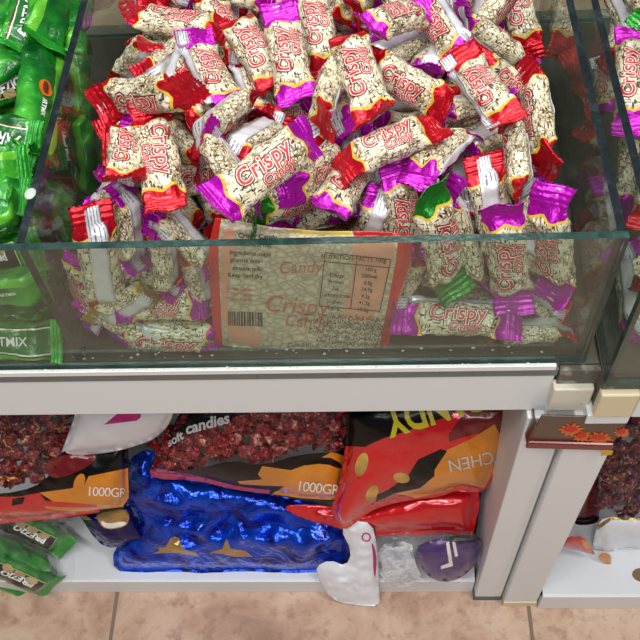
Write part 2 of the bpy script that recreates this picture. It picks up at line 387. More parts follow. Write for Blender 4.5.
# ------------------------------------------------------------------ wrapped candy
class CandyShape:
    L = .105; HW = .0141; HT = .0098; XB = .0385; XF = .0525
    def __init__(s, seed):
        r = random.Random(seed); s.seed = seed
        s.bend = r.uniform(-1.2, 1.2)
        s.fa = [r.uniform(-.75, .75), r.uniform(-.75, .75)]
        s.tw = [r.uniform(-.5, .5), r.uniform(-.5, .5)]
        s.pl = r.choice([3, 4, 5]); s.ph = r.uniform(0, 6)
        s.flare = [r.uniform(.98, 1.16), r.uniform(.98, 1.16)]
        s.sphi = {3: 2.72, 5: .42}.get(seed, -PI/2)
    def D(s, p):
        x, y, z = p; e = 1 if x > 0 else 0; sg = 1 if x > 0 else -1
        ax = abs(x); x0 = .031
        z = z + s.bend*(x*x - .0004)
        if ax > x0:
            k = min(1, (ax-x0)/(s.XF-x0)); a = s.fa[e]*k*1.1; t = s.tw[e]*k
            y, z = y*math.cos(t)-z*math.sin(t), y*math.sin(t)+z*math.cos(t)
            dx = ax-x0
            zz = z
            x = sg*(x0 + dx*math.cos(a) - zz*math.sin(a)*.6*1.0)
            z = zz*math.cos(a) + dx*math.sin(a)
        return Vector((x, y, z))
    def prof(s, ax, e):
        """half width, half thickness at |x|"""
        k = max(0, min(1, (ax-.0245)/(s.XB-.0245))); kk = k*k*(3-2*k)
        w = s.HW*(1+.02*math.sin(ax*300)) + (s.HW*s.flare[e]-s.HW)*kk
        t = s.HT*(1-kk) + .0008*kk
        return w, t
    def dent(s, x, phi):
        n = noise.noise(Vector((x*70+s.seed*3.1, math.cos(phi)*1.4, math.sin(phi)*1.4+s.seed)))
        m = noise.noise(Vector((x*190+s.seed*1.7, math.cos(phi)*3.5+4, math.sin(phi)*3.5)))
        return n*.0016 + m*.0007
    def surf(s, x, phi, off=0.0):
        ax = abs(x); e = 1 if x > 0 else 0
        w, t = s.prof(ax, e); ex = 2/2.5
        c, sn = math.cos(phi), math.sin(phi)
        k = max(0, min(1, (ax-.024)/(s.XB-.024)))
        pleat = .0022*math.sin(s.pl*phi*1.0+s.ph)*4*k*(1-k)
        d = s.dent(x, phi)*(1-k*.7) + pleat + off
        y = math.copysign(abs(c)**ex, c)*w + c*d*(1 if t > .002 else .3)
        z = math.copysign(abs(sn)**ex, sn)*t + sn*d
        return s.D((x, y, z))
    def body(s):
        NU, NV = 40, 28; V = []; F = []; UV = []
        for i in range(NU+1):
            x = -s.XB + 2*s.XB*i/NU
            for j in range(NV+1):
                V.append(s.surf(x, 2*PI*j/NV-PI/2)); UV.append(((x+s.XF)/s.L, j/NV))
        for i in range(NU):
            for j in range(NV):
                a = i*(NV+1)+j; F.append((a, a+NV+1, a+NV+2, a+1))
        return V, F, UV
    def fin(s, e):
        sg = 1 if e else -1; V = []; F = []; NX, NY = 14, 16
        r = random.Random(s.seed*5+e)
        for side in (0, 1):
            for i in range(NX+1):
                k = i/NX; ax = s.XB-.0008 + (s.XF-s.XB)*k
                for j in range(NY+1):
                    v = -1+2*j/NY
                    w = s.HW*s.flare[e]*(1+.06*k)
                    zg = .0011 if (i == NX and j % 2) else 0
                    z = .0007*math.sin(k*PI*7) + .0016*k*math.sin(v*4+s.ph+e) + (.0004 if side else -.0004)
                    V.append(s.D((sg*(ax-zg), v*w, z)))
        n = (NX+1)*(NY+1)
        for i in range(NX):
            for j in range(NY):
                a = i*(NY+1)+j
                q = (a, a+1, a+NY+2, a+NY+1)
                F.append(tuple(n+x for x in (q if sg > 0 else q[::-1]))); F.append(q[::-1] if sg > 0 else q)
        # rims
        def strip(idx):
            for p, q in zip(idx, idx[1:]): F.append((p, q, q+n, p+n))
        strip([NX*(NY+1)+j for j in range(NY+1)]); strip([i*(NY+1) for i in range(NX+1)]); strip([i*(NY+1)+NY for i in range(NX+1)])
        return V, F
    def seam(s):
        NX, NY = 40, 4; V = []; F = []; UV = []
        for side in (0, 1):
            for i in range(NX+1):
                x = -.049+.098*i/NX
                for j in range(NY+1):
                    q = -1+2*j/NY
                    if abs(x) <= s.XB:
                        phi = s.sphi + q*.40 + .1*math.sin(x*55+s.seed)
                        p = s.surf(x, phi, .0007 if side else .0001)
                    else:
                        p = s.D((x, s.HW*.86*math.cos(s.sphi)+q*.0055, math.copysign(.0016 if side else .0009, math.sin(s.sphi))))
                    V.append(p); UV.append((i/NX, j/NY))
        n = (NX+1)*(NY+1)
        for i in range(NX):
            for j in range(NY):
                a = i*(NY+1)+j; q = (a, a+NY+1, a+NY+2, a+1)
                F.append(tuple(n+x for x in q)); F.append(q[::-1])
        for i in range(NX):
            for j in (0, NY):
                a = i*(NY+1)+j; F.append((a, a+NY+1, a+NY+1+n, a+n))
        return V, F, UV
    def lettering(s):
        V = []; F = []; FM = []
        for body, size, cx, cy, shear, sp in (('Crispy', .0150, -.001, .0034, .15, 1.08), ('Candy', .0090, .005, -.0066, .15, 1.1)):
            for mi, (off, lift) in enumerate(((.115, .0003), (.055, .0005), (.014, .0007))):
                bm = text_bm(body, size, off*size*1.0, shear, sp)
                cut_bm(bm, .0015, -.016, .016, 1)
                b0 = len(V)
                for v in bm.verts:
                    x = v.co.x+cx; y = v.co.y+cy
                    w, t = s.prof(abs(x), 0)
                    c = max(-.97, min(.97, y/w)); c = math.copysign(abs(c)**1.25, c)
                    V.append(s.surf(x, math.acos(c), lift))
                bm.verts.index_update()
                for f in bm.faces: F.append(tuple(b0+v.index for v in f.verts)); FM.append(mi if body == 'Crispy' else (0, 1, 2)[mi])
                bm.free()
        return V, F, FM

SHAPES = [CandyShape(i+1) for i in range(5)]
PROTO = {}
def proto(i, col):
    if (i, col) in PROTO: return PROTO[(i, col)]
    s = SHAPES[i]
    if ('b', i) not in PROTO:
        PROTO[('b', i)] = (s.body(), s.fin(0), s.fin(1), s.seam(), s.lettering())
        b, f0, f1, sm, lt = PROTO[('b', i)]
        PROTO[('sm', i)] = mesh_from('back_seam', sm[0], sm[1], [SEAM], uvs=sm[2])
        PROTO[('lt', i)] = mesh_from('brand_lettering', lt[0], lt[1], [LET_DARK, LET_WHITE, LET_RED], lt[2])
    b, f0, f1, sm, lt = PROTO[('b', i)]
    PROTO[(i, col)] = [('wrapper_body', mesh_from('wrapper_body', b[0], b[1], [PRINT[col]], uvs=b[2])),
                       ('end_fin', mesh_from('end_fin', f0[0], f0[1], [FOIL[col]])),
                       ('end_fin', mesh_from('end_fin', f1[0], f1[1], [FOIL[col]])),
                       ('back_seam', PROTO[('sm', i)]), ('brand_lettering', PROTO[('lt', i)])]
    return PROTO[(i, col)]

# pile surface -------------------------------------------------------------
def sst(a, b, x):
    t = max(0, min(1, (x-a)/(b-a))); return t*t*(3-2*t)
def Hpile(X, Y):
    h = .712+.022*sst(0, .22, Y)
    d = min(X-XD1, XE0-X)
    h -= .055*(1-sst(0, .06, d))
    h -= .028*(1-sst(0, .05, Y))
    return h
def on_surface(px, py, dz=0.0, H=Hpile):
    d = ray(px, py); t = .2/np.linalg.norm(d)
    st = .002/np.linalg.norm(d)
    for _ in range(700):
        p = CAM+t*d
        if p[2] <= H(p[0], p[1])+dz: break
        t += st
    return Vector(CAM+t*d)
PILE = []      # dicts: a, b (segment ends), layer, col, roll, label
def solve_len(a, px, py, b, lo=.088, hi=.108):
    """keep a, slide b along its own line of sight until the wrapper has its real length"""
    Ln = (b-a).length
    if lo <= Ln <= hi: return b
    T = lo if Ln < lo else hi
    d = Vector(nrm(ray(px, py))); C = Vector(CAM); w = C-a
    B = w.dot(d); Cc = w.dot(w)-T*T; disc = B*B-Cc
    if disc < 0: t = -B
    else:
        t1, t2 = -B-math.sqrt(disc), -B+math.sqrt(disc); tb = (b-C).length
        t = t1 if abs(t1-tb) < abs(t2-tb) else t2
    return C+d*t
def candy(p1, p2, col, roll, layer, label, Ys=None, var=None, group='wrapped sesame candies in the glass tank', H=Hpile, lo=.088, hi=.108, key=True):
    if Ys:
        a = atY(*p1, Ys[0]); b = atY(*p2, Ys[1])
    else:
        a = on_surface(*p1, H=H); b = on_surface(*p2, H=H)
        ca = (Vector(CAM)-a).normalized(); cb = (Vector(CAM)-b).normalized()
        a = a+ca*(layer-4)*.010; b = b+cb*(layer-4)*.010
        if b.y < a.y: b = solve_len(a, *p2, b, lo, hi)
        else: a = solve_len(b, *p1, a, lo, hi)
    PILE.append(dict(a=a, b=b, layer=layer, col=col, roll=roll, label=label, var=var, group=group, fixed=bool(Ys), key=key, zmin=ZI+.0135))

P_, R_, G_, O_ = 'purple', 'red', 'green', 'gold'
# (start of the lettering), (end), wrapper colour, roll, layer, label, [variant]
LIST = [
 ((106,17),(216,30),R_,-60,6,'red-ended sesame candy lying on its side across the upper left corner of the pile',1),
 ((126,16),(128,-62),P_,30,3,'magenta-ended candy poking down from the photo top beside the left glass',0),
 ((153,17),(150,-66),R_,20,4,'red-ended candy whose pink tip overlaps the upper left sideways candy',3),
 ((90,99),(170,92),R_,40,5,'red-tipped candy jutting toward the left glass, well above the upright pair',1),
 ((139,36),(106,80),R_,150,1,'shadowed red-ended candy under the upper left sideways candy',3),
 ((188,46),(140,84),R_,160,2,'red-ended candy showing a triangular foil end right of the jutting red tip',0),
 ((170,104),(190,50),R_,30,3,'small-looking red candy squeezed left of the white-seamed candy, upper left',4),
 ((232,116),(192,36),P_,20,4,'candy with a white seam down its left edge, below the upper left red foil end',4),
 ((246,76),(204,-14),R_,35,3,'red-topped candy leaning down between two others, left of the upper centre',3),
 ((285,98),(228,10),R_,10,5,'red-topped candy tucked under the left edge of the upper centre magenta candy',1),
 ((299,112),(279,6),P_,0,7,'upright magenta-ended candy facing out at the upper centre, magenta fins above and below',0),
 ((270,128),(240,60),R_,40,3,'candy with a crinkled red end left of the upper centre magenta candy',4),
 ((330,80),(306,-18),R_,0,4,'red-topped candy right of the upper centre magenta candy, lettering running upward',3),
 ((341,40),(336,-50),R_,60,2,'red-ended candy half hidden at the photo top, left of the tall red-finned one',1),
 ((380,132),(343,26),R_,-5,7,'tall candy with a broad red fin on top, right of the upper centre',1),
 ((428,8),(362,30),P_,40,5,'magenta-finned candy touching the broad red fin from the right',0),
 ((360,64),(432,36),P_,130,2,'dim candy lying in shadow right of the tall red-finned candy',3),
 ((352,26),(366,-58),R_,60,3,'cream candy at the photo top just above the broad red fin',4),
 ((364,60),(454,110),R_,20,5,'red-ended candy sloping down right, left of the white-edged face-up candy',0),
 ((418,80),(454,34),P_,160,2,'dark magenta-ended candy sunk between two candies at the upper right',3),
 ((414,-14),(468,66),P_,20,5,'candy with a long white seam on its right, ending at the white-edged candy',4),
 ((448,16),(472,-52),P_,120,3,'magenta-ended candy peeking from the photo top, upper right',0),
 ((454,10),(532,66),P_,-95,5,'candy turned seam side out, sloping above the white-edged face-up candy',0),
 ((482,36),(490,-44),P_,150,3,'pale candy at the photo top, left of the upright candy by the right glass',1),
 ((535,60),(514,-46),R_,0,4,'upright candy in the upper right corner, nearest the right glass there',3),
 ((506,44),(560,-34),P_,70,6,'candy whose magenta fin crosses the upright candy in the upper right corner',1),
 ((514,130),(458,52),R_,0,7,'white-edged candy lying face up with red fins, large at the right of the pile',4),
 ((530,66),(546,174),R_,60,4,'red-ended candy standing on end nearest the right glass, half way back',1),
 ((494,58),(566,106),R_,0,3,'candy mostly hidden behind the white-edged face-up candy, red fin to the right',3),
 ((513,116),(522,208),R_,80,4,'red-ended candy with lilac seam, directly below the white-edged face-up candy',0),
 ((424,117),(510,98),P_,90,3,'candy showing a flat magenta fin left of the white-edged face-up candy',1),
 ((450,152),(516,124),P_,150,2,'dark magenta candy in the hollow below the white-edged face-up candy',3),
 ((412,180),(464,126),P_,130,3,'crumpled magenta-ended candy left of the hollow, above the green-ended one',4),
 ((450,146),(472,214),R_,160,3,'candy with a red crumpled end above the seam-side-out candy at right',0),
 ((334,168),(442,122),R_,-35,6,'red-ended candy slanting up right at the centre, red fin at lower left',3),
 ((366,186),(428,138),P_,150,4,'candy with a magenta fin slanting under the centre red-ended one',0),
 ((376,208),(412,140),P_,60,4,'magenta-ended candy pointing up from behind the big bag right half',1),
 ((322,220),(366,152),P_,0,5,'candy with serrated magenta fin behind the big bag top, lettering slanting upward',0),
 ((206,212),(318,130),P_,0,8,'biggest-looking candy, face up at the centre with magenta fins at both ends',1),
 ((244,218),(338,184),G_,60,4,'green-ended candy just behind the big bag top edge',0),
 ((288,196),(342,148),P_,50,4,'candy tucked under the right side of the biggest-looking centre candy',3),
 ((316,128),(338,58),R_,-95,5,'red-ended candy with a white seam, left of the tall red-finned candy',3),
 ((332,128),(352,88),P_,120,2,'magenta fin peeping out below the tall red-finned candy',1),
 ((298,138),(352,118),R_,160,2,'shadowed candy between the centre candy and the upper centre candy',0),
 ((192,142),(252,94),R_,85,4,'candy with white seam slanting up right, left of the crinkled red end',0),
 ((220,158),(284,120),R_,130,4,'red-ended candy above the biggest-looking centre candy',1),
 ((206,136),(252,204),P_,100,5,'candy with a folded magenta end at the left shoulder of the centre candy',3),
 ((176,122),(242,92),R_,-20,3,'candy lying below the white-seamed upper left candy, red fin at its left',4),
 ((158,116),(206,172),R_,60,3,'brownish candy between the upright pair and the centre candy',0),
 ((150,104),(168,218),R_,5,7,'right one of the upright red-finned pair at left, wide red fin at its foot',0),
 ((124,194),(129,120),R_,0,6,'left one of the upright red-finned pair, nearer the left glass',1),
 ((80,206),(118,152),P_,100,5,'magenta-ended candy left of the upright red-finned pair',3),
 ((134,126),(168,98),P_,140,3,'magenta-ended candy lying across behind the upright red-finned pair',0),
 # right tank
]
for a in LIST:
    candy(*a[:6], var=a[6])
LISTG = [   # standing or lying against the front pane: depth behind the pane at each end
 ((125, 186),(134, 266),P_,130,(0.062, 0.036),'candy with a tall magenta end standing behind the front rim at left',1),
 ((408, 258),(396, 162),P_,10,(0.046, 0.07),'candy standing left of the green-ended one, by the big bag right corner',1),
 ((440, 176),(480, 292),P_,85,(0.066, 0.034),'magenta-topped candy with white seam on its right, next to the green-ended one',3),
 ((482, 154),(504, 270),R_,178,(0.085, 0.046),'narrow candy showing a full white seam, behind the front rim at right',0),
 ((160, 208),(208, 264),P_,120,(0.05, 0.03),'candy with a broad magenta end left of the big bag top corner',0),
 ((386, 188),(358, 268),P_,170,(0.062, 0.048),'candy with striped seam over magenta foil behind the big bag top edge',0),
 ((88,192),(112,326),R_,178,(.030,.019),'candy seam side out with silver flared top, against the front pane at left',0),
 ((160,222),(168,292),P_,110,(.034,.022),'magenta candy with silver striped foot against the front pane, left of the big bag',1),
 ((455,302),(424,170),G_,35,(.020,.034),'green-ended candy standing against the front pane right of the big bag',0),
 ((514,310),(500,196),P_,0,(.020,.034),'magenta-ended candy standing face out against the front pane, right part',0),
 ((560,296),(545,188),P_,-40,(.022,.036),'magenta-ended candy standing nearest the right end against the front pane',1),
 ((112,304),(212,303),P_,10,(.022,.022),'candy lying face out behind the front pane, left of the big bag',1),
 ((150,292),(106,314),O_,140,(.020,.019),'crumpled gold-ended candy behind the front pane at left',3),
 ((122,330),(224,340),P_,200,(.020,.020),'upside-down candy lying low behind the front pane, beneath the face-out one',0),
 ((84,351),(222,356),P_,60,(.020,.019),'bottommost candy on the tank floor left of the big bag',3),
 ((72,246),(95,322),P_,60,(.036,.026),'magenta-ended candy standing in the front left corner of the tank',4),
 ((74,300),(130,338),P_,150,(.030,.024),'magenta-ended candy sloping down low in the front left corner',0),
 ((186,342),(244,316),P_,120,(.040,.040),'candy slipping behind the lower left edge of the big bag',1),
 ((396,306),(424,240),R_,110,(.040,.044),'dim red-ended candy just right of the big bag inside the pane',3),
 ((388,315),(524,320),P_,0,(.020,.020),'candy lying face out low behind the front pane, right of the big bag',4),
 ((512,336),(568,334),R_,120,(.022,.022),'red-tipped candy lying on the tank floor in the front right',0),
 ((528,296),(570,330),R_,150,(.046,.040),'dim red candy leaning in the front right corner of the tank',1),
 ((192,246),(206,304),R_,150,(.040,.032),'red-ended candy pressed behind the left edge of the big bag',3),
]
for p1, p2, c, ro, Ys, lab, v in LISTG:
    candy(p1, p2, c, ro, 5, lab, Ys=Ys, var=v)

# candies deeper in the pile
rf = random.Random(11)
FL = {R_: 'red-ended sesame candy wedged in the dark gaps under the top layer', P_: 'magenta-ended sesame candy wedged in the dark gaps under the top layer', G_: 'green-ended sesame candy wedged in the dark gaps under the top layer'}
def filler(X, Y, z, dirv, lab=None, grp=None):
    c = rf.choice([R_, R_, P_, P_, P_, R_, G_] if rf.random() < .3 else [R_, P_])
    d = Vector(dirv).normalized()*.046; p = Vector((X, Y, z))
    PILE.append(dict(a=p-d, b=p+d, layer=-2, col=c, roll=rf.uniform(-180, 180), label=lab or FL[c], var=None, group=grp or 'buried candies with %s ends' % c, fixed=False, key=False, zmin=ZI+.0135))
for i in range(10):
    for j in range(9):
        X = -.19+i*.035+rf.uniform(-.012, .012); Y = .045+j*.037+rf.uniform(-.012, .012)
        a = rf.uniform(0, PI)
        filler(X, Y, Hpile(X, Y)-.036, (math.cos(a), math.sin(a), rf.uniform(-.3, .3)))
for i in range(14):
    X = -.19+i*.0255
    a = rf.uniform(-.6, .6)
    filler(X, .05+rf.uniform(0, .015), .612+rf.uniform(0, .03), (math.cos(a), math.sin(a), rf.uniform(-.2, .2)))
for i in range(2):
    filler(-.205, .06+i*.045, .63+rf.uniform(0, .02), (rf.uniform(-.3, .3), 1, rf.uniform(-.3, .3)))
    filler(.135, .06+i*.045, .62+rf.uniform(0, .02), (rf.uniform(-.3, .3), 1, rf.uniform(-.3, .3)))

# right-hand tank
def HR(X, Y): return .712-.02*(1-sst(0, .05, Y))
GR = 'candies in the right-hand tank'
for a in [((633,138),(634,22),P_,0,6,'face-up magenta-ended candy in the right-hand tank, clipped by the photo edge',2),
          ((612,72),(622,8),R_,60,3,'dim candy beside the right-hand tank glass, behind the face-up one',3),
          ((604,22),(634,8),G_,150,4,'green-ended candy near the top right corner, in the right-hand tank',0),
          ((640,40),(612,-20),P_,160,3,'candy behind the green-ended one in the right-hand tank',1),
          ((660,30),(625,-15),R_,100,4,'cream candy in the very top right corner',4)]:
    candy(*a[:6], var=a[6], group=GR, H=HR)
def atX(px, py, X):
    d = ray(px, py); t = (X-CAM[0])/d[0]; return Vector(CAM+t*d)
for Y, z, dr, lab in ((.02, .612, (.1, 1, 0), 'candy low in the front left corner of the right-hand tank'), (.012, .64, (.9, .3, .2), 'candy stacked at the front corner of the right-hand tank'),
                 (.10, .66, (.2, 1, .2), 'candy against the side glass of the right-hand tank, near the front'), (.2, .67, (.2, 1, -.1), 'candy against the side glass of the right-hand tank, farther back'), (.06, .695, (.3, .9, .2), 'candy high against the side glass of the right-hand tank')):
    filler(.232 if dr[0] > .5 else .215, Y+.03, z, dr, lab, GR)
    PILE[-1]['xr'] = True

# -- settle: push overlapping wrappers apart along the lines of sight (upper ones up, lower ones down)
def seg_close(p1, q1, p2, q2):
    d1 = q1-p1; d2 = q2-p2; r = p1-p2
    a = d1.dot(d1); e = d2.dot(d2); f = d2.dot(r); c = d1.dot(r); b = d1.dot(d2); den = a*e-b*b
    s = max(0, min(1, (b*f-c*e)/den)) if den > 1e-12 else 0
    t = (b*s+f)/e
    if t < 0: t = 0; s = max(0, min(1, -c/a))
    elif t > 1: t = 1; s = max(0, min(1, (b-c)/a))
    return p1+d1*s, p2+d2*t
def core(o):      # the thick part only
    d = o['b']-o['a']; return o['a']+d*.2, o['b']-d*.2
RAD = .0108
for it in range(46):
    moved = 0
    for i in range(len(PILE)):
        A = PILE[i]; a1, a2 = core(A); am = (a1+a2)/2
        for j in range(i):
            B = PILE[j]
            bm_ = (B['a']+B['b'])/2
            if (am-bm_).length_squared > .0085: continue
            b1, b2 = core(B)
            x, y = seg_close(a1, a2, b1, b2)
            gap = (x-y).length
            if gap >= 2*RAD: continue
            C_ = Vector(CAM); va = (C_-am).normalized(); vb = (C_-bm_).normalized()
            up = A['layer']-B['layer']
            if up == 0: up = (x-y).dot(va)
            sgn = 1 if up >= 0 else -1
            push = min(.004, (2*RAD-gap)*.6)
            wa = 0 if A['fixed'] else (1 if A['key'] else 6); wb = 0 if B['fixed'] else (1 if B['key'] else 6)
            if wa+wb == 0: continue
            dv = (x-y); dv = dv.normalized() if dv.length > 1e-5 else va*sgn
            ma = va*sgn if A['key'] else (va*sgn*.5+dv*.5)
            mb = vb*sgn if B['key'] else (vb*sgn*.5+dv*.5)
            ma = ma*push*wa/(wa+wb); mb = mb*push*wb/(wa+wb)
            A['a'] += ma; A['b'] += ma; B['a'] -= mb; B['b'] -= mb
            a1, a2 = core(A); am = (a1+a2)/2
            moved += 1
    for o in PILE:
        zm = min(o['a'].z, o['b'].z)
        if zm < o['zmin']:
            for k in 'ab': o[k].z += (o['zmin']-zm)*.7
        if not o['fixed']:
            mid = (o['a']+o['b'])/2
            e = o['a'] if o['a'].y < o['b'].y else o['b']
            ylim = -.004 if o['group'] == GR else (.048 if -.115 < mid.x < .070 and (e.z < .716 or not o['key']) else .020)
            if e.y < ylim and (e.z < ZT+.006 or not o['key']):
                dvw = (mid-Vector(CAM)).normalized()
                mvv = dvw*min(.02, (ylim-e.y)/max(.2, dvw.y)) if o['key'] else Vector((0, ylim-e.y, 0))
                o['a'] += mvv; o['b'] += mvv
        if o['group'] == GR:
            xm = min(o['a'].x, o['b'].x)
            if xm < .1935+.013: 
                for k in 'ab': o[k].x += .1935+.013-xm
        else:
            for lim, s in ((XD1+.014, 1), (XE0-.014, -1)):
                w = min(o['a'].x, o['b'].x) if s == 1 else max(o['a'].x, o['b'].x)
                if (w-lim)*s < 0:
                    for k in 'ab': o[k].x += lim-w
def frame(a, b, roll, length, face=None):
    ax = (b-a).normalized(); c = (a+b)/2
    f = face or (Vector(CAM)-c); f = (f-ax*f.dot(ax)).normalized(); y = f.cross(ax)
    m = Matrix((ax, y, f)).transposed() @ Matrix.Rotation(math.radians(roll), 3, 'X')
    return Matrix.Translation(c) @ m.to_4x4()
rv = random.Random(3)
for o in PILE:
    v = o['var'] if o['var'] is not None else rv.randrange(5)
    Ln = (o['b']-o['a']).length
    root = empty('wrapped_candy'); tag(root, o['label'], 'candy', o['group'])
    sc = min(1.12, max(.72, Ln/.105)); 
    m = frame(o['a'], o['b'], o['roll'], Ln)
    root.matrix_world = m @ Matrix.Diagonal((sc, .5+.5*min(sc, 1.0), .5+.5*min(sc, 1.0), 1))
    bod = None
    for nm, me in proto(v, o['col']):
        c = link(nm, me, bod if nm == 'brand_lettering' else root)
        if nm == 'wrapper_body': bod = c
        if nm in ('back_seam',): c['label'] = 'silver white seam strip'

# crumbs and dust along the ledge under the front pane
bm = bmesh.new(); rc = random.Random(21)
for k in range(90):
    p = Vector((rc.uniform(-.29, .15), rc.uniform(.0075, .014), ZI+.0036)); q = rc.uniform(.0004, .0012)
    if k < 50: p = Vector((rc.uniform(-.29, .145), rc.uniform(-.0042, -.0022), atY(300, 369.5, YB-.002).z+q*.4))
    r_ = bmesh.ops.create_icosphere(bm, subdivisions=1, radius=q)
    for v in r_['verts']: v.co = Vector((v.co.x*rc.uniform(.8, 1.8), v.co.y, v.co.z*.6))+p
me = bpy.data.meshes.new('dust_crumbs'); bm.to_mesh(me); bm.free(); me.materials.append(plain('crumb_white', (222, 218, 206), .7))
tag(link('dust_crumbs', me), 'white sugar crumbs scattered along the ledge below the front pane', 'crumbs', kind='stuff')
# ------------------------------------------------------------------ green snack bars
class BarShape(CandyShape):
    L = .135; HW = .0185; HT = .0112; XB = .0545; XF = .0675
    def __init__(s, seed):
        super().__init__(seed); s.bend *= .35; s.fa = [a*.6 for a in s.fa]; s.sphi = -PI/2
    def dent(s, x, phi):
        a, b = math.cos(phi), math.sin(phi)
        n = noise.noise(Vector((x*45+s.seed*3.1, a*1.3, b*1.3+s.seed))); m = abs(noise.noise(Vector((x*120+a*2+s.seed, a*2.5+4, b*2.5))))
        return n*.0026+m*.0022-.001
    def prof(s, ax, e):
        k = max(0, min(1, (ax-.042)/(s.XB-.042))); kk = k*k*(3-2*k)
        return s.HW*(1+.01*math.sin(ax*200))+s.HW*.08*kk, s.HT*(1-kk)+.0008*kk
    def D(s, p):
        x, y, z = p; e = 1 if x > 0 else 0; ax = abs(x); x0 = .050; z = z+s.bend*(x*x-.001)
        if ax > x0:
            k = (ax-x0)/(s.XF-x0); z += math.sin(s.fa[e])*(ax-x0)*k*1.6
        return Vector((x, y, z))
def bar_mat(name, band):
    """green wrapper; band 'white' = broad white stripe, 'black' = black stripe, 'plain' = green with lighter flank"""
    N = NT(name); uv = N.coord('UV'); co = N.coord()
    sx = N.n.new('ShaderNodeSeparateXYZ'); N.l(uv, sx.inputs[0]); u, v = sx.outputs[0], sx.outputs[1]
    n = N.noise(co, 35, 3)
    g = N.ramp(n, [(.34, srgb(4, 78, 24)), (.5, srgb(22, 128, 36)), (.68, srgb(70, 176, 46))])
    col = g
    dv = N.math('ABSOLUTE', N.math('SUBTRACT', v, .5)); au = N.math('ABSOLUTE', N.math('SUBTRACT', u, .5))
    if band == 'plain':
        dl = N.math('LESS_THAN', N.math('ABSOLUTE', N.math('SUBTRACT', v, .40)), .045)
        col = N.mix(dl, col, srgb(104, 196, 52))
    else:
        W = .085 if band == 'white' else .10
        inside = N.math('MULTIPLY', N.math('LESS_THAN', dv, W), N.math('LESS_THAN', au, .40 if band == 'white' else .33))
        rim = N.math('MULTIPLY', N.math('LESS_THAN', dv, W+.012), N.math('LESS_THAN', au, .407 if band == 'white' else .337))
        rim2 = N.math('MULTIPLY', N.math('LESS_THAN', dv, W+.03), N.math('LESS_THAN', au, .415 if band == 'white' else .35))
        col = N.mix(rim2, col, srgb(96, 60, 26) if band == 'white' else srgb(20, 100, 30))
        col = N.mix(rim, col, srgb(226, 232, 220) if band == 'white' else srgb(190, 200, 120))
        col = N.mix(inside, col, srgb(36, 110, 48) if band == 'white' else srgb(26, 24, 22))
    N.bsdf(col, .28, .12, N.noise(co, 90, 3, .5, dist=1), .5, .003, coat=.4); return N.m
BARM = {k: bar_mat('bar_wrapper_'+k, k) for k in ('white', 'black', 'plain')}
BARFIN = foil('bar_fin_green', (34, 150, 38), .25, .3, 120)
BARLET_G = plain('bar_letter_green', (26, 84, 38), .4); BARLET_W = plain('bar_letter_white', (238, 240, 236), .4)
BAROR = plain('bar_logo_orange', (206, 96, 24), .4); PEANUT = plain('peanut_print', (206, 176, 122), .5, var=.25); BARDK = plain('bar_logo_dark', (96, 40, 16), .4)
def conform_text(s, V, F, FM, body, size, cx, cy, layers, flip=False, shear=0):
    for off, lift, mi in layers:
        bm = text_bm(body, size, off*size, shear); cut_bm(bm, .002, -.02, .02, 1); b0 = len(V)
        for v in bm.verts:
            x, y = v.co.x, v.co.y
            if flip: x, y = -x, -y
            x += cx; y += cy
            c = max(-.95, min(.95, y/s.HW)); c = math.copysign(abs(c)**1.25, c)
            V.append(s.surf(x, math.acos(c), lift))
        bm.verts.index_update()
        for f in bm.faces: F.append(tuple(b0+v.index for v in f.verts)); FM.append(mi)
        bm.free()
def conform_ellipse(s, cx, cy, rx, ry, ang, lift):
    V = []; F = []; n = 20; R = 3
    for k in range(R+1):
        for i in range(n):
            a = 2*PI*i/n; x = rx*k/R*math.cos(a); y = ry*k/R*math.sin(a)
            X = cx+x*math.cos(ang)-y*math.sin(ang); Y = cy+x*math.sin(ang)+y*math.cos(ang)
            c = max(-.95, min(.95, Y/s.HW)); c = math.copysign(abs(c)**1.25, c)
            V.append(s.surf(X, math.acos(c), lift+.0006*(1-(k/R)**2)))
    for k in range(R):
        for i in range(n):
            F.append((k*n+i, (k+1)*n+i, (k+1)*n+(i+1) % n, k*n+(i+1) % n))
    return V, F
BARS = {}
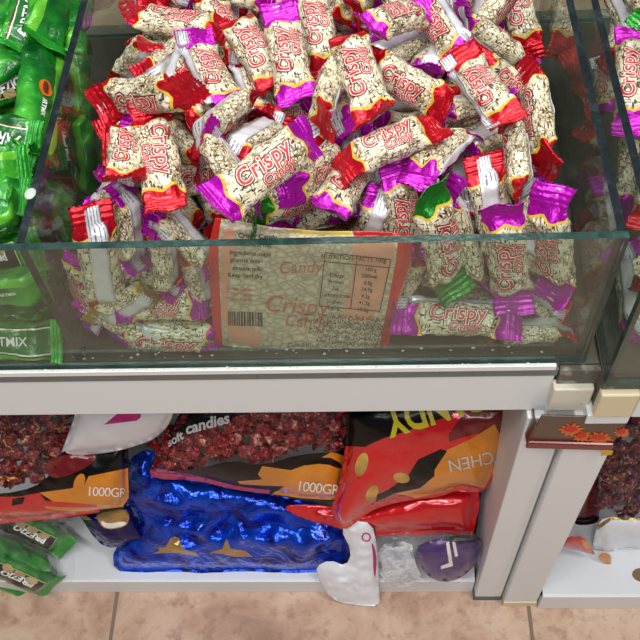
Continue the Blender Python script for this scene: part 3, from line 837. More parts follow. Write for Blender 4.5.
def bar_proto(i, kind):
    if (i, kind) in BARS: return BARS[(i, kind)]
    s = BarShape(20+i); b = s.body(); f0 = s.fin(0); f1 = s.fin(1)
    mk = {'A': 'white', 'E': 'white', 'F': 'white', 'C': 'black', 'B': 'plain', 'D': 'plain'}[kind]
    L = [('wrapper_body', mesh_from('wrapper_body', b[0], b[1], [BARM[mk]], uvs=b[2])),
         ('end_fin', mesh_from('end_fin', *f0, [BARFIN])), ('end_fin', mesh_from('end_fin', *f1, [BARFIN]))]
    V, F, FM = [], [], []
    if kind == 'A':
        conform_text(s, V, F, FM, 'ARTMIX', .0165, 0, 0, ((.06, .0003, 0), (.006, .0006, 1)))
        L.append(('brand_lettering', mesh_from('brand_lettering', V, F, [BARLET_G, BARLET_W], FM)))
    elif kind == 'E':
        conform_text(s, V, F, FM, 'ARTMIX', .0145, -.025, 0, ((.06, .0003, 0), (.006, .0006, 1)))
        L.append(('brand_lettering', mesh_from('brand_lettering', V, F, [BARLET_G, BARLET_W], FM)))
    elif kind == 'F':
        conform_text(s, V, F, FM, 'ARTMIX', .0118, .013, 0, ((.06, .0003, 0), (.012, .0006, 1)))
        L.append(('brand_lettering', mesh_from('brand_lettering', V, F, [BARLET_G, BARLET_W], FM)))
    elif kind == 'C':
        conform_text(s, V, F, FM, 'PREZIO', .0125, .014, .0028, ((.04, .0005, 0),), flip=True)
        L.append(('brand_lettering', mesh_from('brand_lettering', V, F, [BARLET_W], FM)))
        for k, cx in enumerate((-.003, .013, .029)):
            v, f = conform_ellipse(s, cx, .0112-.001*k-.001, .0074, .0046, .3*k-.3, .0006)
            L.append(('peanut_print', mesh_from('peanut_print', v, f, [PEANUT])))
    else:
        v, f = conform_ellipse(s, 0, 0, .0085, .0058, .2, .0005); L.append(('orange_logo', mesh_from('orange_logo', v, f, [BAROR])))
        v, f = conform_ellipse(s, 0, 0, .0062, .0026, .2, .0012); L.append(('logo_swirl', mesh_from('logo_swirl', v, f, [BARDK])))
        conform_text(s, V, F, FM, 'ARTMIX', .0052 if kind == 'B' else .0110, .021 if kind == 'B' else .032, 0, ((.03, .0005, 0),))
        L.append(('brand_lettering', mesh_from('brand_lettering', V, F, [BARLET_W], FM)))
    BARS[(i, kind)] = L; return L
def put_bar(a, b, kind, roll, label, group, i=None, face=None, scale=None):
    root = empty('snack_bar'); tag(root, label, 'snack bar', group)
    Ln = (b-a).length; sc = scale or min(1.12, max(.62, Ln/.135)); m = frame(a, b, roll, Ln, face)
    root.matrix_world = m @ Matrix.Diagonal((sc, .5+.5*min(1, sc), .5+.5*min(1, sc), 1))
    bod = None
    for nm, me in bar_proto(rv.randrange(3) if i is None else i, kind):
        c = link(nm, me, bod if nm in ('brand_lettering', 'logo_swirl') else root)
        if nm in ('wrapper_body', 'orange_logo'): bod = c if nm == 'wrapper_body' else bod
    return root
GL = 'green snack bars in the left compartment'
def HL(X, Y): return .706-.02*(1-sst(0, .05, Y))
BL = [((57,38),(42,160),'B',-25,5,'upright bright green bar with an orange logo, against the divider'),
      ((37,146),(-78,116),'E',0,6,'lime bar with upside-down white lettering band, left of the divider'),
      ((17,60),(46,-50),'E',0,6,'green bar with lettering running up beside the top left corner'),
      ((42,48),(62,-50),'B',20,7,'shiny lime-striped bar standing at the photo top, left of the divider'),
      ((60,52),(84,-40),'D',0,5,'dark green bar with small white writing at the photo top by the divider'),
      ((-46,92),(50,36),'B',140,5,'plain dark green bar slanting above the peanut-printed one'),
      ((66,58),(-40,104),'C',0,3,'black-banded bar with printed peanuts, partly under the upright bright bar'),
      ((-60,20),(34,12),'B',120,6,'dark green bar lying across the very top left corner'),
      ((-34,92),(20,18),'C',60,4,'bar with yellowish print at the left photo edge, near the top'),
      ((42,154),(-66,158),'B',110,5,'dark green bar with a rounded end under the lettered lime one'),
      ((-72,172),(42,168),'B',0,7,'light green bar with small logo lying flat, right end touching the divider'),
      ((-70,204),(34,196),'B',150,6,'green bar with ribbed end below the flat light green bar'),
      ((-40,262),(38,206),'B',60,6,'green bar slanting up to the divider just above the front rim'),
      ((-60,150),(36,132),'C',40,2,'peanut-printed bar in the gap below the lettered lime bar')]
BS = []
for p1, p2, k, ro, ly, lab in BL:
    a = on_surface(*p1, H=HL); b = on_surface(*p2, H=HL)
    a += (Vector(CAM)-a).normalized()*(ly-5)*.013; b += (Vector(CAM)-b).normalized()*(ly-5)*.013
    w = max(a.x, b.x); lim = XD0-.012
    ex = abs((b-a).normalized().y)*.010; 
    if w > lim-ex: a.x += lim-ex-w; b.x += lim-ex-w
    put_bar(a, b, k, ro, lab, GL)
XS = XD0-.016
for a, b, k, ro, lab in ((atX(70, 14, XS), atX(84, 128, XS), 'B', 70, 'green bar seen through the divider glass, farthest back'),
                         (atX(76, 104, XS), atX(88, 205, XS), 'B', 60, 'green bar seen through the divider glass, half way along'),
                         (atX(46, 176, XS), atX(80, 262, XS), 'D', 70, 'green bar seen through the divider glass, nearest the front'),
                         (atX(100, 120, XS), atX(108, 240, XS), 'C', 80, 'dark banded bar low behind the divider glass'),
                         (atX(62, 60, XS-.02), atX(76, 190, XS-.02), 'C', 30, 'peanut bar buried behind the divider glass, under the bright bar')):
    put_bar(a, b, k, ro, lab, GL)
for p1, p2, k, ro, Y1, Y2, lab in (((-72,339),(64,341),'F',10,.017,.017,'bar with white lettering lying at the bottom behind the front pane, far left'),
                                   ((-70,290),(52,286),'B',40,.022,.026,'dull green bar lying behind the front pane above the lettered bottom bar'),
                                   ((-60,318),(56,322),'B',60,.045,.045,'lime-edged bar between the two bars behind the front pane at left'),
                                   ((-70,262),(40,250),'C',20,.050,.050,'bar lying just under the front rim at the left photo edge')):
    put_bar(atY(*p1, Y1), atY(*p2, Y2), k, ro, lab, GL)
for k in range(12):
    X = XD0-.07-.13*(k % 2); Y = .06+.055*(k//2); a = Vector((X-.05, Y, .655)); b = Vector((X+.05, Y+rv.uniform(-.02, .02), .66))
    put_bar(a, b, 'B', rv.uniform(0, 180), 'green bar buried beneath the other bars of the left compartment', 'buried green bars')

# ------------------------------------------------------------------ pillow bags
def inpoly(x, y, P):
    c = False; n = len(P); j = n-1
    for i in range(n):
        xi, yi = P[i]; xj, yj = P[j]
        if (yi > y) != (yj > y) and x < (xj-xi)*(y-yi)/(yj-yi+1e-12)+xi: c = not c
        j = i
    return c
def resample(P, step):
    out = []
    n = len(P)
    for i in range(n):
        (x0, y0), (x1, y1) = P[i], P[(i+1) % n]
        m = max(1, int(math.hypot(x1-x0, y1-y0)/step))
        for k in range(m): out.append((x0+(x1-x0)*k/m, y0+(y1-y0)*k/m))
    return out
def smooth_poly(P, it=1):
    for _ in range(it):
        Q = []
        n = len(P)
        for i in range(n):
            a, b = P[i], P[(i+1) % n]
            Q += [(a[0]*.75+b[0]*.25, a[1]*.75+b[1]*.25), (a[0]*.25+b[0]*.75, a[1]*.25+b[1]*.75)]
        P = Q
    return P
class Bag:
    def __init__(s, name, outline, Yt, Yb, T, R, mats, patches=(), step=3.4, wr=.002, ws=60, seed=0, back=.6, hem=4, zmin=.0455, skew=0.0, relief=None, fold=(0, 0), sm=1, ymin=None, pts=None):
        s.out = smooth_poly(outline, sm) if sm else outline
        s.T, s.R, s.wr, s.ws, s.seed, s.back, s.hem, s.zmin, s.fold, s.ymin = T, R, wr, ws, seed, back, hem, zmin, fold, ymin
        p0 = atY(0, 420, Yt-skew*320/640); p1 = atY(640, 420, Yt+skew*320/640); p2 = atY(320, 570, Yb)
        s.relief = relief
        if pts: p0, p1, p2 = (atY(*q) for q in pts)
        s.n = (p1-p0).cross(p2-p0).normalized(); s.p0 = p0
        if s.n.dot(Vector(CAM)-p0) < 0: s.n = -s.n
        cc = [sum(p[i] for p in s.out)/len(s.out) for i in (0, 1)]
        O = resample(s.out, step)
        s.v = (Vector(CAM)-s.plane(*cc)).normalized()
        s.O = np.array(O)
        pats = [(smooth_poly(p, 1) if sp else p, m) for p, m, sp in patches]
        V = list(O); E = [(i, (i+1) % len(O)) for i in range(len(O))]
        for p, m in pats:
            q = resample(p, step); b0 = len(V); V += q; E += [(b0+i, b0+(i+1) % len(q)) for i in range(len(q))]
        xs = [p[0] for p in O]; ys = [p[1] for p in O]; rr = random.Random(seed)
        y = min(ys)+step*.5; row = 0
        while y < max(ys):
            x = min(xs)+(row % 2)*step*.5
            while x < max(xs):
                if inpoly(x, y, s.out) and s.dist(x, y) > step*.45: V.append((x+rr.uniform(-.3, .3), y+rr.uniform(-.3, .3)))
                x += step
            y += step*.87; row += 1
        r = delaunay_2d_cdt([Vector(v) for v in V], E, [], 0, 1e-4)
        pv, tris = r[0], r[2]
        F = []; FM = []
        for t in tris:
            cx = sum(pv[i].x for i in t)/len(t); cy = sum(pv[i].y for i in t)/len(t)
            if not inpoly(cx, cy, s.out): continue
            mi = 0
            for p, m in pats:
                if inpoly(cx, cy, p): mi = m
            F.append(t); FM.append(mi)
        n = len(pv)
        VV = [s.S(p.x, p.y) for p in pv] + [s.S(p.x, p.y, back=True) for p in pv]
        # orientation towards the viewer
        a, b, c = (VV[i] for i in F[0][:3])
        flip = (b-a).cross(c-a).dot(s.n) < 0
        ff = [tuple(reversed(t)) if flip else tuple(t) for t in F]
        cnt = {}
        for t in ff:
            for i in range(len(t)):
                e = (t[i], t[(i+1) % len(t)]); cnt[e] = 1
        FF = ff + [tuple(n+i for i in reversed(t)) for t in ff]; MM = FM+FM
        for (i, j) in cnt:
            if (j, i) not in cnt: FF.append((j, i, i+n, j+n)); MM.append(0)
        uvs = [(p.x/100, -p.y/100) for p in pv]*2
        me = mesh_from(name, VV, FF, mats, MM, uvs=uvs)
        s.me = me
    def dist(s, x, y):
        d = np.hypot(s.O[:, 0]-x, s.O[:, 1]-y); return float(d.min())
    def plane(s, px, py):
        d = Vector(ray(px, py)); C = Vector(CAM); return C+d*((s.p0-C).dot(s.n)/d.dot(s.n))
    def S(s, px, py, lift=0.0, back=False):
        p = s.plane(px, py); d = s.dist(px, py) if inpoly(px, py, s.out) else 0
        k = max(0, min(1, (d-s.hem)/s.R)); h = s.T*math.sqrt(max(0, 1-(1-k)**2))
        q = p*s.ws; o = s.seed*3.7
        nz = noise.noise(Vector((q.x+o, q.y*1.0, q.z))); n2 = noise.noise(Vector((q.x*2.6+o, q.y, q.z*2.6+4)))
        rid = 1-abs(noise.noise(Vector((q.x*.8+q.z*.5+o, q.z*.7-q.x*.2, 2.0+q.y))))*2
        w = s.wr*(nz*1.2+n2*.55+rid*.8)*(0.35+.65*k)
        if s.relief: w += s.relief(px, py)*k
        if s.fold[0]: w += s.fold[0]*math.sin(px*.9+s.seed)*math.exp(-(d/max(1, s.hem*1.6))**2)
        if back: r = p-s.v*(h*s.back+.0005)+s.v*w*.6
        else: r = p+s.v*(h+.0003+lift+w)
        if r.z < s.zmin: r.z = s.zmin+(.0006 if not back else 0)
        if s.ymin is not None and r.z < .05 and r.y > s.ymin: r.y = s.ymin
        return r
    def line(s, segs, mat, parent, name, lift=.0011):
        V = []; F = []
        for (x0, y0, x1, y1, w) in segs:
            L = math.hypot(x1-x0, y1-y0); nx, ny = -(y1-y0)/L*w/2, (x1-x0)/L*w/2; m = max(1, int(L/3)); b0 = len(V)
            for i in range(m+1):
                x = x0+(x1-x0)*i/m; y = y0+(y1-y0)*i/m
                V += [s.S(x+nx, y+ny, lift), s.S(x-nx, y-ny, lift)]
            for i in range(m): F.append((b0+2*i, b0+2*i+1, b0+2*i+3, b0+2*i+2))
        return link(name, mesh_from(name, V, F, [mat]), parent.children[0])
    def text(s, body, size, cx, cy, deg, mat, parent, name='brand_lettering', off=.0, xs=1.0, lift=.0012, shear=0, space=1.0, flip=False, curve=0):
        bm = text_bm(body, size, off*size, shear, space)
        L = 4*size
        for ax in (0, 1): cut_bm(bm, size*.22, -len(body)*size*.5, len(body)*size*.5, ax)
        a = math.radians(deg); V = []
        for v in bm.verts:
            x, y = v.co.x*xs, -v.co.y
            if flip: x, y = -x, -y
            y += curve*x*x
            V.append(s.S(cx+x*math.cos(a)-y*math.sin(a), cy+x*math.sin(a)+y*math.cos(a), lift))
        bm.verts.index_update()
        F = [tuple(v.index for v in f.verts) for f in bm.faces]; bm.free()
        me = mesh_from(name, V, F, [mat]); return link(name, me, parent.children[0])

FR = plain('film_red', (206, 18, 30), .22, .15, 60, .4, .004, coat=.6)
FRD = plain('film_dark_red', (112, 12, 20), .25, .1, 60, .4, .004, coat=.6)
FBK = plain('film_black', (7, 6, 6), .32, .0, 60, .35, .004, coat=.08)
FBK.node_tree.nodes['Principled BSDF'].inputs['Specular IOR Level'].default_value = .25
FOR_ = plain('film_orange', (226, 140, 22), .25, .1, 60, .35, .004, coat=.6, var=.12)
FMG = plain('film_magenta', (176, 20, 92), .25, .2, 60, .35, .004, coat=.5)
FNUT = plain('print_peanut', (222, 176, 84), .4, var=.35)
FWH = plain('white_plastic_film', (224, 226, 232), .3, 0, 40, .4, .004, coat=.3)
FPINKW = plain('film_pink_magenta', (186, 36, 120), .3)
FGOLD = foil('gold_print', (192, 160, 98), .75, .28, 90, .6)
FNAVY = foil('foil_navy', (16, 18, 92), .6, .25, 90, .7)
FPUR = plain('film_purple', (64, 22, 112), .25, .2, 60, .4, .004, coat=.6)
YEL = plain('letters_yellow', (200, 190, 36), .4); LWH = plain('letters_white_film', (240, 232, 224), .4); LGR = plain('letters_pale_grey', (196, 196, 200), .4)
def blue_foil():
    N = NT('foil_blue'); co = N.coord()
    n = N.noise(co, 26, 3, .5, dist=1.5); n2 = N.noise(co, 90, 2, .5, dist=1)
    col = N.ramp(n, [(.35, srgb(8, 24, 140)), (.6, srgb(18, 84, 236))])
    N.bsdf(col, .2, .7, n, .6, .012, coat=.3); return N.m
FBLUE = blue_foil()
def film(name, tint, gloss, haze, hazecol=(.9, .92, .95, 1), rough=.12):
    N = NT(name); co = N.coord()
    tr = N.new('ShaderNodeBsdfTransparent'); tr.inputs[0].default_value = tint
    p = N.new('ShaderNodeBsdfPrincipled'); p.inputs['Base Color'].default_value = hazecol; p.inputs['Roughness'].default_value = rough
    p.inputs['Coat Weight'].default_value = .6
    n = N.noise(co, 55, 4, .6, dist=1.4)
    b = N.new('ShaderNodeBump'); b.inputs['Strength'].default_value = .8; b.inputs['Distance'].default_value = .006
    N.l(n, b.inputs['Height']); N.l(b.outputs[0], p.inputs['Normal'])
    f = N.math('MULTIPLY', N.ramp(n, [(.4, (0, 0, 0, 1)), (.72, (1, 1, 1, 1))]), haze)
    gl = N.new('ShaderNodeBsdfGlossy'); gl.inputs['Roughness'].default_value = rough; N.l(b.outputs[0], gl.inputs['Normal'])
    m1 = N.new('ShaderNodeMixShader'); m1.inputs[0].default_value = gloss; N.l(tr.outputs[0], m1.inputs[1]); N.l(gl.outputs[0], m1.inputs[2])
    m2 = N.new('ShaderNodeMixShader'); N.l(f, m2.inputs[0]); N.l(m1.outputs[0], m2.inputs[1]); N.l(p.outputs[0], m2.inputs[2])
    N.l(m2.outputs[0], N.out.inputs[0]); return N.m
CLEAR = film('clear_film', (.98, .98, .985, 1), .03, .045)
CLEARW = film('clear_white_film', (.9, .92, .95, 1), .10, .75)

def big(name, label, cat, bag, group=None):
    """a bag as one thing: Empty with its film as a part"""
    c = bag.plane(*[sum(p[i] for p in bag.out)/len(bag.out) for i in (0, 1)])
    root = empty(name, c); tag(root, label, cat, group)
    return root

# --- sweets inside the clear windows
def sweet_meshes(seed):
    r = random.Random(seed); V = []; F = []; NU, NV = 22, 14
    for i in range(NU+1):
        x = -1+2*i/NU; ax = abs(x)
        if ax < .52: rad = .0078*math.sqrt(max(.02, 1-(ax/.56)**2.6))
        else: rad = .0020+.0066*((ax-.52)/.48)**.8
        for j in range(NV):
            a = 2*PI*j/NV
            fl = 1+(.5*math.sin(a*4+seed) if ax > .55 else .55*noise.noise(Vector((x*3.5+seed, math.cos(a)*1.7, math.sin(a)*1.7))))
            fz = .45 if ax > .62 else 1
            V.append((x*.0175, rad*fl*math.cos(a), rad*fl*fz*math.sin(a)))
    for i in range(NU):
        for j in range(NV):
            F.append((i*NV+j, (i+1)*NV+j, (i+1)*NV+(j+1) % NV, i*NV+(j+1) % NV))
    F.append(tuple(range(NV))[::-1]); F.append(tuple(NU*NV+j for j in range(NV)))
    return V, F
def sweet_mat(name, a, b, c):
    N = NT(name); co = N.coord(); oi = N.n.new('ShaderNodeObjectInfo').outputs['Random']
    cm = N.n.new('ShaderNodeCombineXYZ'); N.l(oi, cm.inputs[0]); N.l(oi, cm.inputs[1])
    v = N.noise(mapping(N, co, (1, 1, 1), loc=cm.outputs[0]), 95, 3, .5, dist=1)
    col = N.ramp(v, [(.36, srgb(*a)), (.47, srgb(*b)), (.60, srgb(*b)), (.66, srgb(*c))])
    N.bsdf(col, .16, .45, N.noise(co, 140, 3, .5, dist=1.5), 1.0, .006, coat=.5); return N.m
SWM = {'red': sweet_mat('toffee_wrap_red', (70, 6, 12), (158, 14, 26), (214, 150, 130)), 'wine': sweet_mat('toffee_wrap_wine', (60, 14, 20), (140, 28, 36), (222, 170, 90)),
       'mixed': sweet_mat('toffee_wrap_mixed', (60, 30, 60), (120, 40, 50), (190, 160, 50))}
SWG = {k: [mesh_from('wrapped_toffee', *sweet_meshes(i), [m]) for i in range(4)] for k, m in SWM.items()}
def fill_sweets(bag, poly, kind, label, group, spacing=15, seed=1, depth=.2, cat='toffee'):
    r = random.Random(seed); P = poly
    xs = [p[0] for p in P]; ys = [p[1] for p in P]; y = min(ys)+4; k = 0
    while y < max(ys):
        x = min(xs)+4+(k % 2)*spacing/2
        while x < max(xs):
            px, py = x+r.uniform(-3, 3), y+r.uniform(-2, 2)
            if inpoly(px, py, P) and inpoly(px, py, bag.out) and bag.dist(px, py) > 5:
                f = bag.S(px, py); q = f-bag.n*.0105
                o = link('wrapped_toffee', r.choice(SWG[kind])); tag(o, label, cat, group)
                ax = Vector((r.uniform(-1, 1), r.uniform(-.4, .4), r.uniform(-1, 1))); ax = (ax-bag.n*ax.dot(bag.n)*.7).normalized()
                yv = bag.n.cross(ax).normalized(); zv = ax.cross(yv)
                o.matrix_world = Matrix.Translation(q) @ Matrix((ax, yv, zv)).transposed().to_4x4() @ Matrix.Diagonal((1.05, 1.05, 1.05, 1))
            x += spacing
        y += spacing*.72; k += 1

def ell(cx, cy, rx, ry, deg, n=18):
    a = math.radians(deg)
    return [(cx+rx*math.cos(t)*math.cos(a)-ry*math.sin(t)*math.sin(a), cy+rx*math.cos(t)*math.sin(a)+ry*math.sin(t)*math.cos(a)) for t in [2*PI*i/n for i in range(n)]]
def part(bag, root, name, label=None):
    o = link(name, bag.me, root); o.matrix_parent_inverse = Matrix.Translation(root.location).inverted()
    if label: o['label'] = label
    return o

# blue foil bag on the deck
OUT = [(113,549),(114,571),(140,574),(165,573),(200,575),(250,573),(300,576),(352,573),(357,535),(350,516),(330,508),(290,494),(240,484),(180,474),(160,468),(152,446),(126,460),(117,488),(120,505),(136,528)]
bg = Bag('foil_bag', OUT, .115, .016, .034, 34, [FBLUE, FNAVY, FGOLD], step=3.2, wr=.0085, ws=26, seed=3, hem=6, relief=lambda x, y: .012*math.exp(-((y-482-(x-200)*.10)/9)**2)-.014*math.exp(-((y-516-(x-200)*.06-4*math.sin(x*.05))/11)**2)+.007*math.exp(-((y-543+5*math.sin(x*.06))/5)**2)-.006*math.exp(-((y-556)/5)**2)+.004*math.sin(x*.16+y*.12), patches=[
    ([(154,553),(166,548),(172,538),(176,536),(180,538),(184,548),(196,552),(200,556),(180,552),(172,552)], 2, 0), ([(160,548),(170,546),(168,550),(160,552)], 2, 0),
    ([(210,552),(222,548),(226,538),(230,548),(244,550),(252,556),(234,556),(222,553)], 2, 0)])
r = big('candy_bag', 'blue foil candy bag with a gold crown print lying on the lower deck', 'candy bag', bg); part(bg, r, 'foil_bag')
# small navy and gold bag
OUT = [(76,511),(92,514),(104,505),(128,500),(136,520),(150,541),(128,546),(106,548),(94,538),(84,522)]
bg = Bag('foil_bag', OUT, .105, .014, .014, 10, [FNAVY, FGOLD, LWH], step=2.6, wr=.0022, ws=60, seed=8, hem=2, patches=[([(96,513),(124,508),(130,516),(126,527),(106,530),(98,522)], 1, 1), ([(101,520),(108,524),(124,521),(127,525),(110,529),(102,526)], 2, 1), ([(76,511),(86,515),(92,520),(84,520)], 1, 0)])
r = big('candy_bag', 'small navy and gold foil bag poking out left of the blue foil bag', 'candy bag', bg); part(bg, r, 'foil_bag')
# white carrier scrap hanging over the deck edge
OUT = [(340,528),(352,520),(372,523),(377,545),(379,575),(380,613),(358,607),(342,604),(326,594),(318,578),(316,566),(330,560),(346,566),(352,552)]
bg = Bag('plastic_film', OUT, .075, .004, .008, 16, [FWH, FPINKW, FBK], step=2.6, wr=.0050, ws=62, seed=5, hem=2, zmin=.004, ymin=-.004, patches=[([(371,541),(375,548),(377,560),(375,580),(373,570),(373,556)], 1, 1)])
r = big('plastic_bag', 'white plastic bag corner hanging over the deck edge right of the blue foil bag', 'plastic bag', bg); part(bg, r, 'plastic_film')
bg.text('O', 13, 366, 538, 20, FPINKW, r, 'printed_ring', off=.01, lift=.0008)
# clear bag with purple pouch
OUT = [(414,548),(430,540),(452,536),(482,534),(480,556),(470,572),(452,582),(434,581),(420,568)]
bg = Bag('foil_pouch', OUT, .085, .002, .014, 18, [FPUR, LWH, FBK], step=3, wr=.0022, ws=50, seed=9, hem=2, patches=[([(446,543),(449,541),(453,566),(441,569),(441,566),(449,563)], 1, 0), ([(452,541),(455,542),(458,556),(455,557)], 1, 0), ([(434,536),(484,530),(482,542),(452,543)], 2, 1)])
r = big('candy_pouch', 'purple candy pouch with white mark under the clear film by the corner post', 'candy pouch', bg); part(bg, r, 'foil_pouch')
OUT = [(372,536),(400,532),(440,530),(484,532),(482,560),(470,578),(444,590),(420,586),(398,588),(380,580),(376,560)]
bg = Bag('clear_film', OUT, .082, -.006, .010, 24, [CLEAR, CLEARW, FWH], step=3.4, wr=.003, ws=45, seed=12, hem=3, patches=[([(376,545),(412,540),(414,560),(422,576),(418,585),(398,588),(380,580)], 1, 1)])
r = big('plastic_bag', 'crumpled clear plastic bag lying on the deck edge over the purple pouch', 'plastic bag', bg); part(bg, r, 'clear_film')
OUT = [(378,548),(408,546),(414,562),(424,578),(400,584),(384,578)]
bg = Bag('paper_sheet', OUT, .085, .004, .004, 12, [FWH], step=4, wr=.002, ws=50, seed=22, hem=2)
r = big('paper_scrap', 'white sheet crumpled inside the clear plastic bag, left of the purple pouch', 'paper', bg); part(bg, r, 'paper_sheet')
# dark bag by the post
OUT = [(440,470),(500,440),(512,470),(494,520),(484,542),(455,540),(440,520)]
bg = Bag('dark_film', OUT, .115, .045, .02, 18, [FPUR, FBK], step=4, wr=.003, ws=45, seed=14, hem=2, patches=[([(462,520),(486,512),(490,540),(460,540)], 1, 1)])
r = big('candy_bag', 'dark purple candy bag in the shadow between the red bags and the corner post', 'candy bag', bg); part(bg, r, 'dark_film')
# lower red bag
OUT = [(280,506),(310,504),(345,508),(372,502),(410,490),(450,484),(478,488),(480,505),(474,530),(471,540),(446,533),(440,535),(400,536),(362,536),(338,528),(300,518)]
bg = Bag('red_film', OUT, .10, .004, .026, 22, [FR], step=3.2, wr=.0035, ws=40, seed=15, hem=7, fold=(.0008, 0))
r = big('candy_bag', 'plain red candy bag squashed below the red and orange upside-down bag', 'candy bag', bg); part(bg, r, 'red_film')
# candies bag, black with orange splash
OUT = [(152,479),(149,468),(158,452),(170,430),(186,404),(250,398),(345,402),(348,430),(346,462),(342,490),(349,497),(330,503),(300,500),(270,494),(235,490),(196,480)]
WIN = [(168,440),(214,424),(262,410),(346,404),(346,444),(340,452),(300,454),(262,466),(232,460),(202,468),(158,474),(156,464)]
bg = Bag('printed_film', OUT, .085, .003, .030, 34, [FBK, CLEAR, FOR_, FMG], step=3.2, wr=.0026, ws=42, seed=16, hem=4, patches=[
    (WIN, 1, 1),
    ([(258,474),(262,466),(290,470),(312,462),(330,452),(344,456),(345,480),(350,496),(330,500),(300,498),(272,494),(284,486),(240,484),(238,481),(262,479)], 2, 0),
    ([(296,462),(325,456),(342,464),(342,470),(322,463),(300,466)], 0, 1),
    ([(150,470),(158,468),(200,476),(236,486),(270,490),(268,495),(235,491),(196,482),(152,480)], 3, 0)])
CB = big('candy_bag', 'black and clear bag of red toffees, white lettering and orange splash at its foot', 'candy bag', bg); part(bg, CB, 'printed_film')
bg.text('candies', 15, 208, 425, -15, LGR, CB, off=.03, shear=.2); bg.text('soft', 12, 176, 440, -28, LGR, CB, off=.03, shear=.2, name='small_lettering')
bg.text('1000GR', 14, 317, 488, 6, LWH, CB, 'weight_lettering', off=.005, space=.9)
fill_sweets(bg, WIN, 'red', 'red wrapped toffee inside the clear window of the black lettered bag', 'toffees in the black lettered bag', 17, 4)
# red, black and orange bag, upside down
OUT = [(346,404),(346,440),(341,480),(330,512),(336,522),(344,530),(352,526),(366,514),(382,506),(416,499),(440,497),(456,490),(470,492),(484,492),(492,478),(500,462),(512,430),(524,400),(440,396)]
bg = Bag('printed_film', OUT, .078, -.004, .036, 40, [FR, FBK, FOR_, FNUT, FRD], step=3.2, wr=.0028, ws=40, seed=17, hem=4, patches=[
    ([(340,398),(464,398),(452,416),(428,425),(404,434),(384,440),(366,448),(344,446)], 1, 0),
    ([(470,404),(530,398),(516,440),(496,432),(470,436),(440,446)], 4, 1),
    ([(392,492),(420,488),(432,476),(430,470),(444,452),(470,440),(492,426),(504,446),(494,470),(484,488),(462,484),(444,492),(416,498)], 2, 0),
    ([(388,490),(408,476),(418,460),(440,450),(446,452),(434,470),(434,476),(420,488),(396,493),(376,502),(378,494)], 1, 0),
    (ell(363, 465, 12, 6, -72), 3, 0), (ell(402, 478, 8, 5, 10), 3, 0), (ell(373, 493, 9, 5, -60), 3, 0)])
RB = big('candy_bag', 'big red bag printed upside down, yellow letters on black, peanuts and orange panel', 'candy bag', bg); part(bg, RB, 'printed_film')
bg.text('CANDY', 40, 436, 409, -17, YEL, RB, off=.03, flip=True, xs=.72)
bg.text('KITCHEN', 17, 482, 459, -12, LGR, RB, 'small_lettering', flip=True)
# left bag
OUT = [(-24,404),(72,402),(76,425),(68,446),(100,446),(127,438),(130,470),(128,508),(100,513),(60,519),(20,522),(-24,526)]
WIN = [(-24,404),(72,402),(74,430),(66,446),(60,462),(44,482),(20,492),(-24,496)]
bg = Bag('printed_film', OUT, .088, -.002, .030, 34, [FBK, CLEAR, FOR_, FR, FRD], step=3.2, wr=.0032, ws=42, seed=18, hem=4, patches=[
    (WIN, 1, 1), ([(46,462),(60,455),(95,454),(94,462),(78,472),(50,480)], 4, 1),
    ([(40,492),(70,488),(84,484),(88,476),(128,468),(129,506),(96,510),(60,505)], 2, 0),
    ([(-24,496),(20,496),(40,492),(46,500),(96,504),(100,512),(60,518),(20,522),(-24,526)], 3, 0), ([(42,505),(68,507),(112,507),(80,511),(50,509)], 2, 1),
    ([(14,498),(26,496),(24,503),(13,505)], 0, 0), (ell(79, 482, 9, 5, -68), 2, 0)])
LB = big('candy_bag', 'black, orange and red bag of wine-red toffees at the left photo edge', 'candy bag', bg); part(bg, LB, 'printed_film')
bg.text('1000GR', 13, 106, 492, 3, LWH, LB, 'weight_lettering', off=.005, space=.9)
fill_sweets(bg, WIN, 'wine', 'wine-red toffee inside the clear part of the leftmost black and orange bag', 'toffees in the leftmost bag', 18, 6)
# white and magenta bag
OUT = [(60,456),(66,440),(74,418),(78,402),(176,402),(170,424),(156,438),(142,444),(118,451),(90,455)]
bg = Bag('plastic_film', OUT, .072, .02, .022, 22, [FWH, FPINKW], step=3.4, wr=.0034, ws=40, seed=19, hem=3, patches=[([(104,425),(122,410),(142,404),(140,418),(136,421)], 1, 0)])
r = big('plastic_bag', 'white plastic bag with a magenta patch under the shelf beam, upper left', 'plastic bag', bg); part(bg, r, 'plastic_film')
# clear bag of green bars at bottom left
PG = (.100, .016)
BG_ = 'green bars in the clear bag at the bottom left'
def bagp(px, py, dy=0.0):
    k = (570-py)/150; return atY(px, py, .022+.075*k+dy)
nb = (Vector(CAM)-atY(30, 555, .02)).normalized()
for p1, p2, kd, dy, lab in (((-46,494),(80,552),'C',.006,'peanut-printed green bar at the top of the clear bag, bottom left'), ((-60,520),(74,576),'B',-.008,'plain green bar in the middle of the clear bag, bottom left'),
                        ((-62,538),(70,596),'C',-.022,'lowest peanut-printed green bar in the clear bag, bottom left'), ((-56,556),(66,606),'B',-.004,'green bar along the bottom edge of the clear bag, over the deck edge')):
    put_bar(bagp(*p1, dy), bagp(*p2, dy), kd, 0 if kd == 'C' else 60, lab, BG_, face=Vector((0, -.85, .55)))
OUT = [(-30,514),(40,510),(66,514),(76,530),(74,556),(76,575),(66,590),(70,600),(58,604),(40,600),(20,592),(-30,582)]
bg = Bag('clear_film', OUT, .066, -.030, .008, 16, [CLEAR], step=3.2, wr=.0036, ws=50, seed=20, hem=3, zmin=.02, back=.3)
r = big('plastic_bag', 'clear plastic bag holding green bars, drooping over the deck edge at bottom left', 'plastic bag', bg); part(bg, r, 'clear_film')
FCORAL = plain('film_coral', (190, 66, 66), .3, .1, 60, .4, .003, coat=.4)
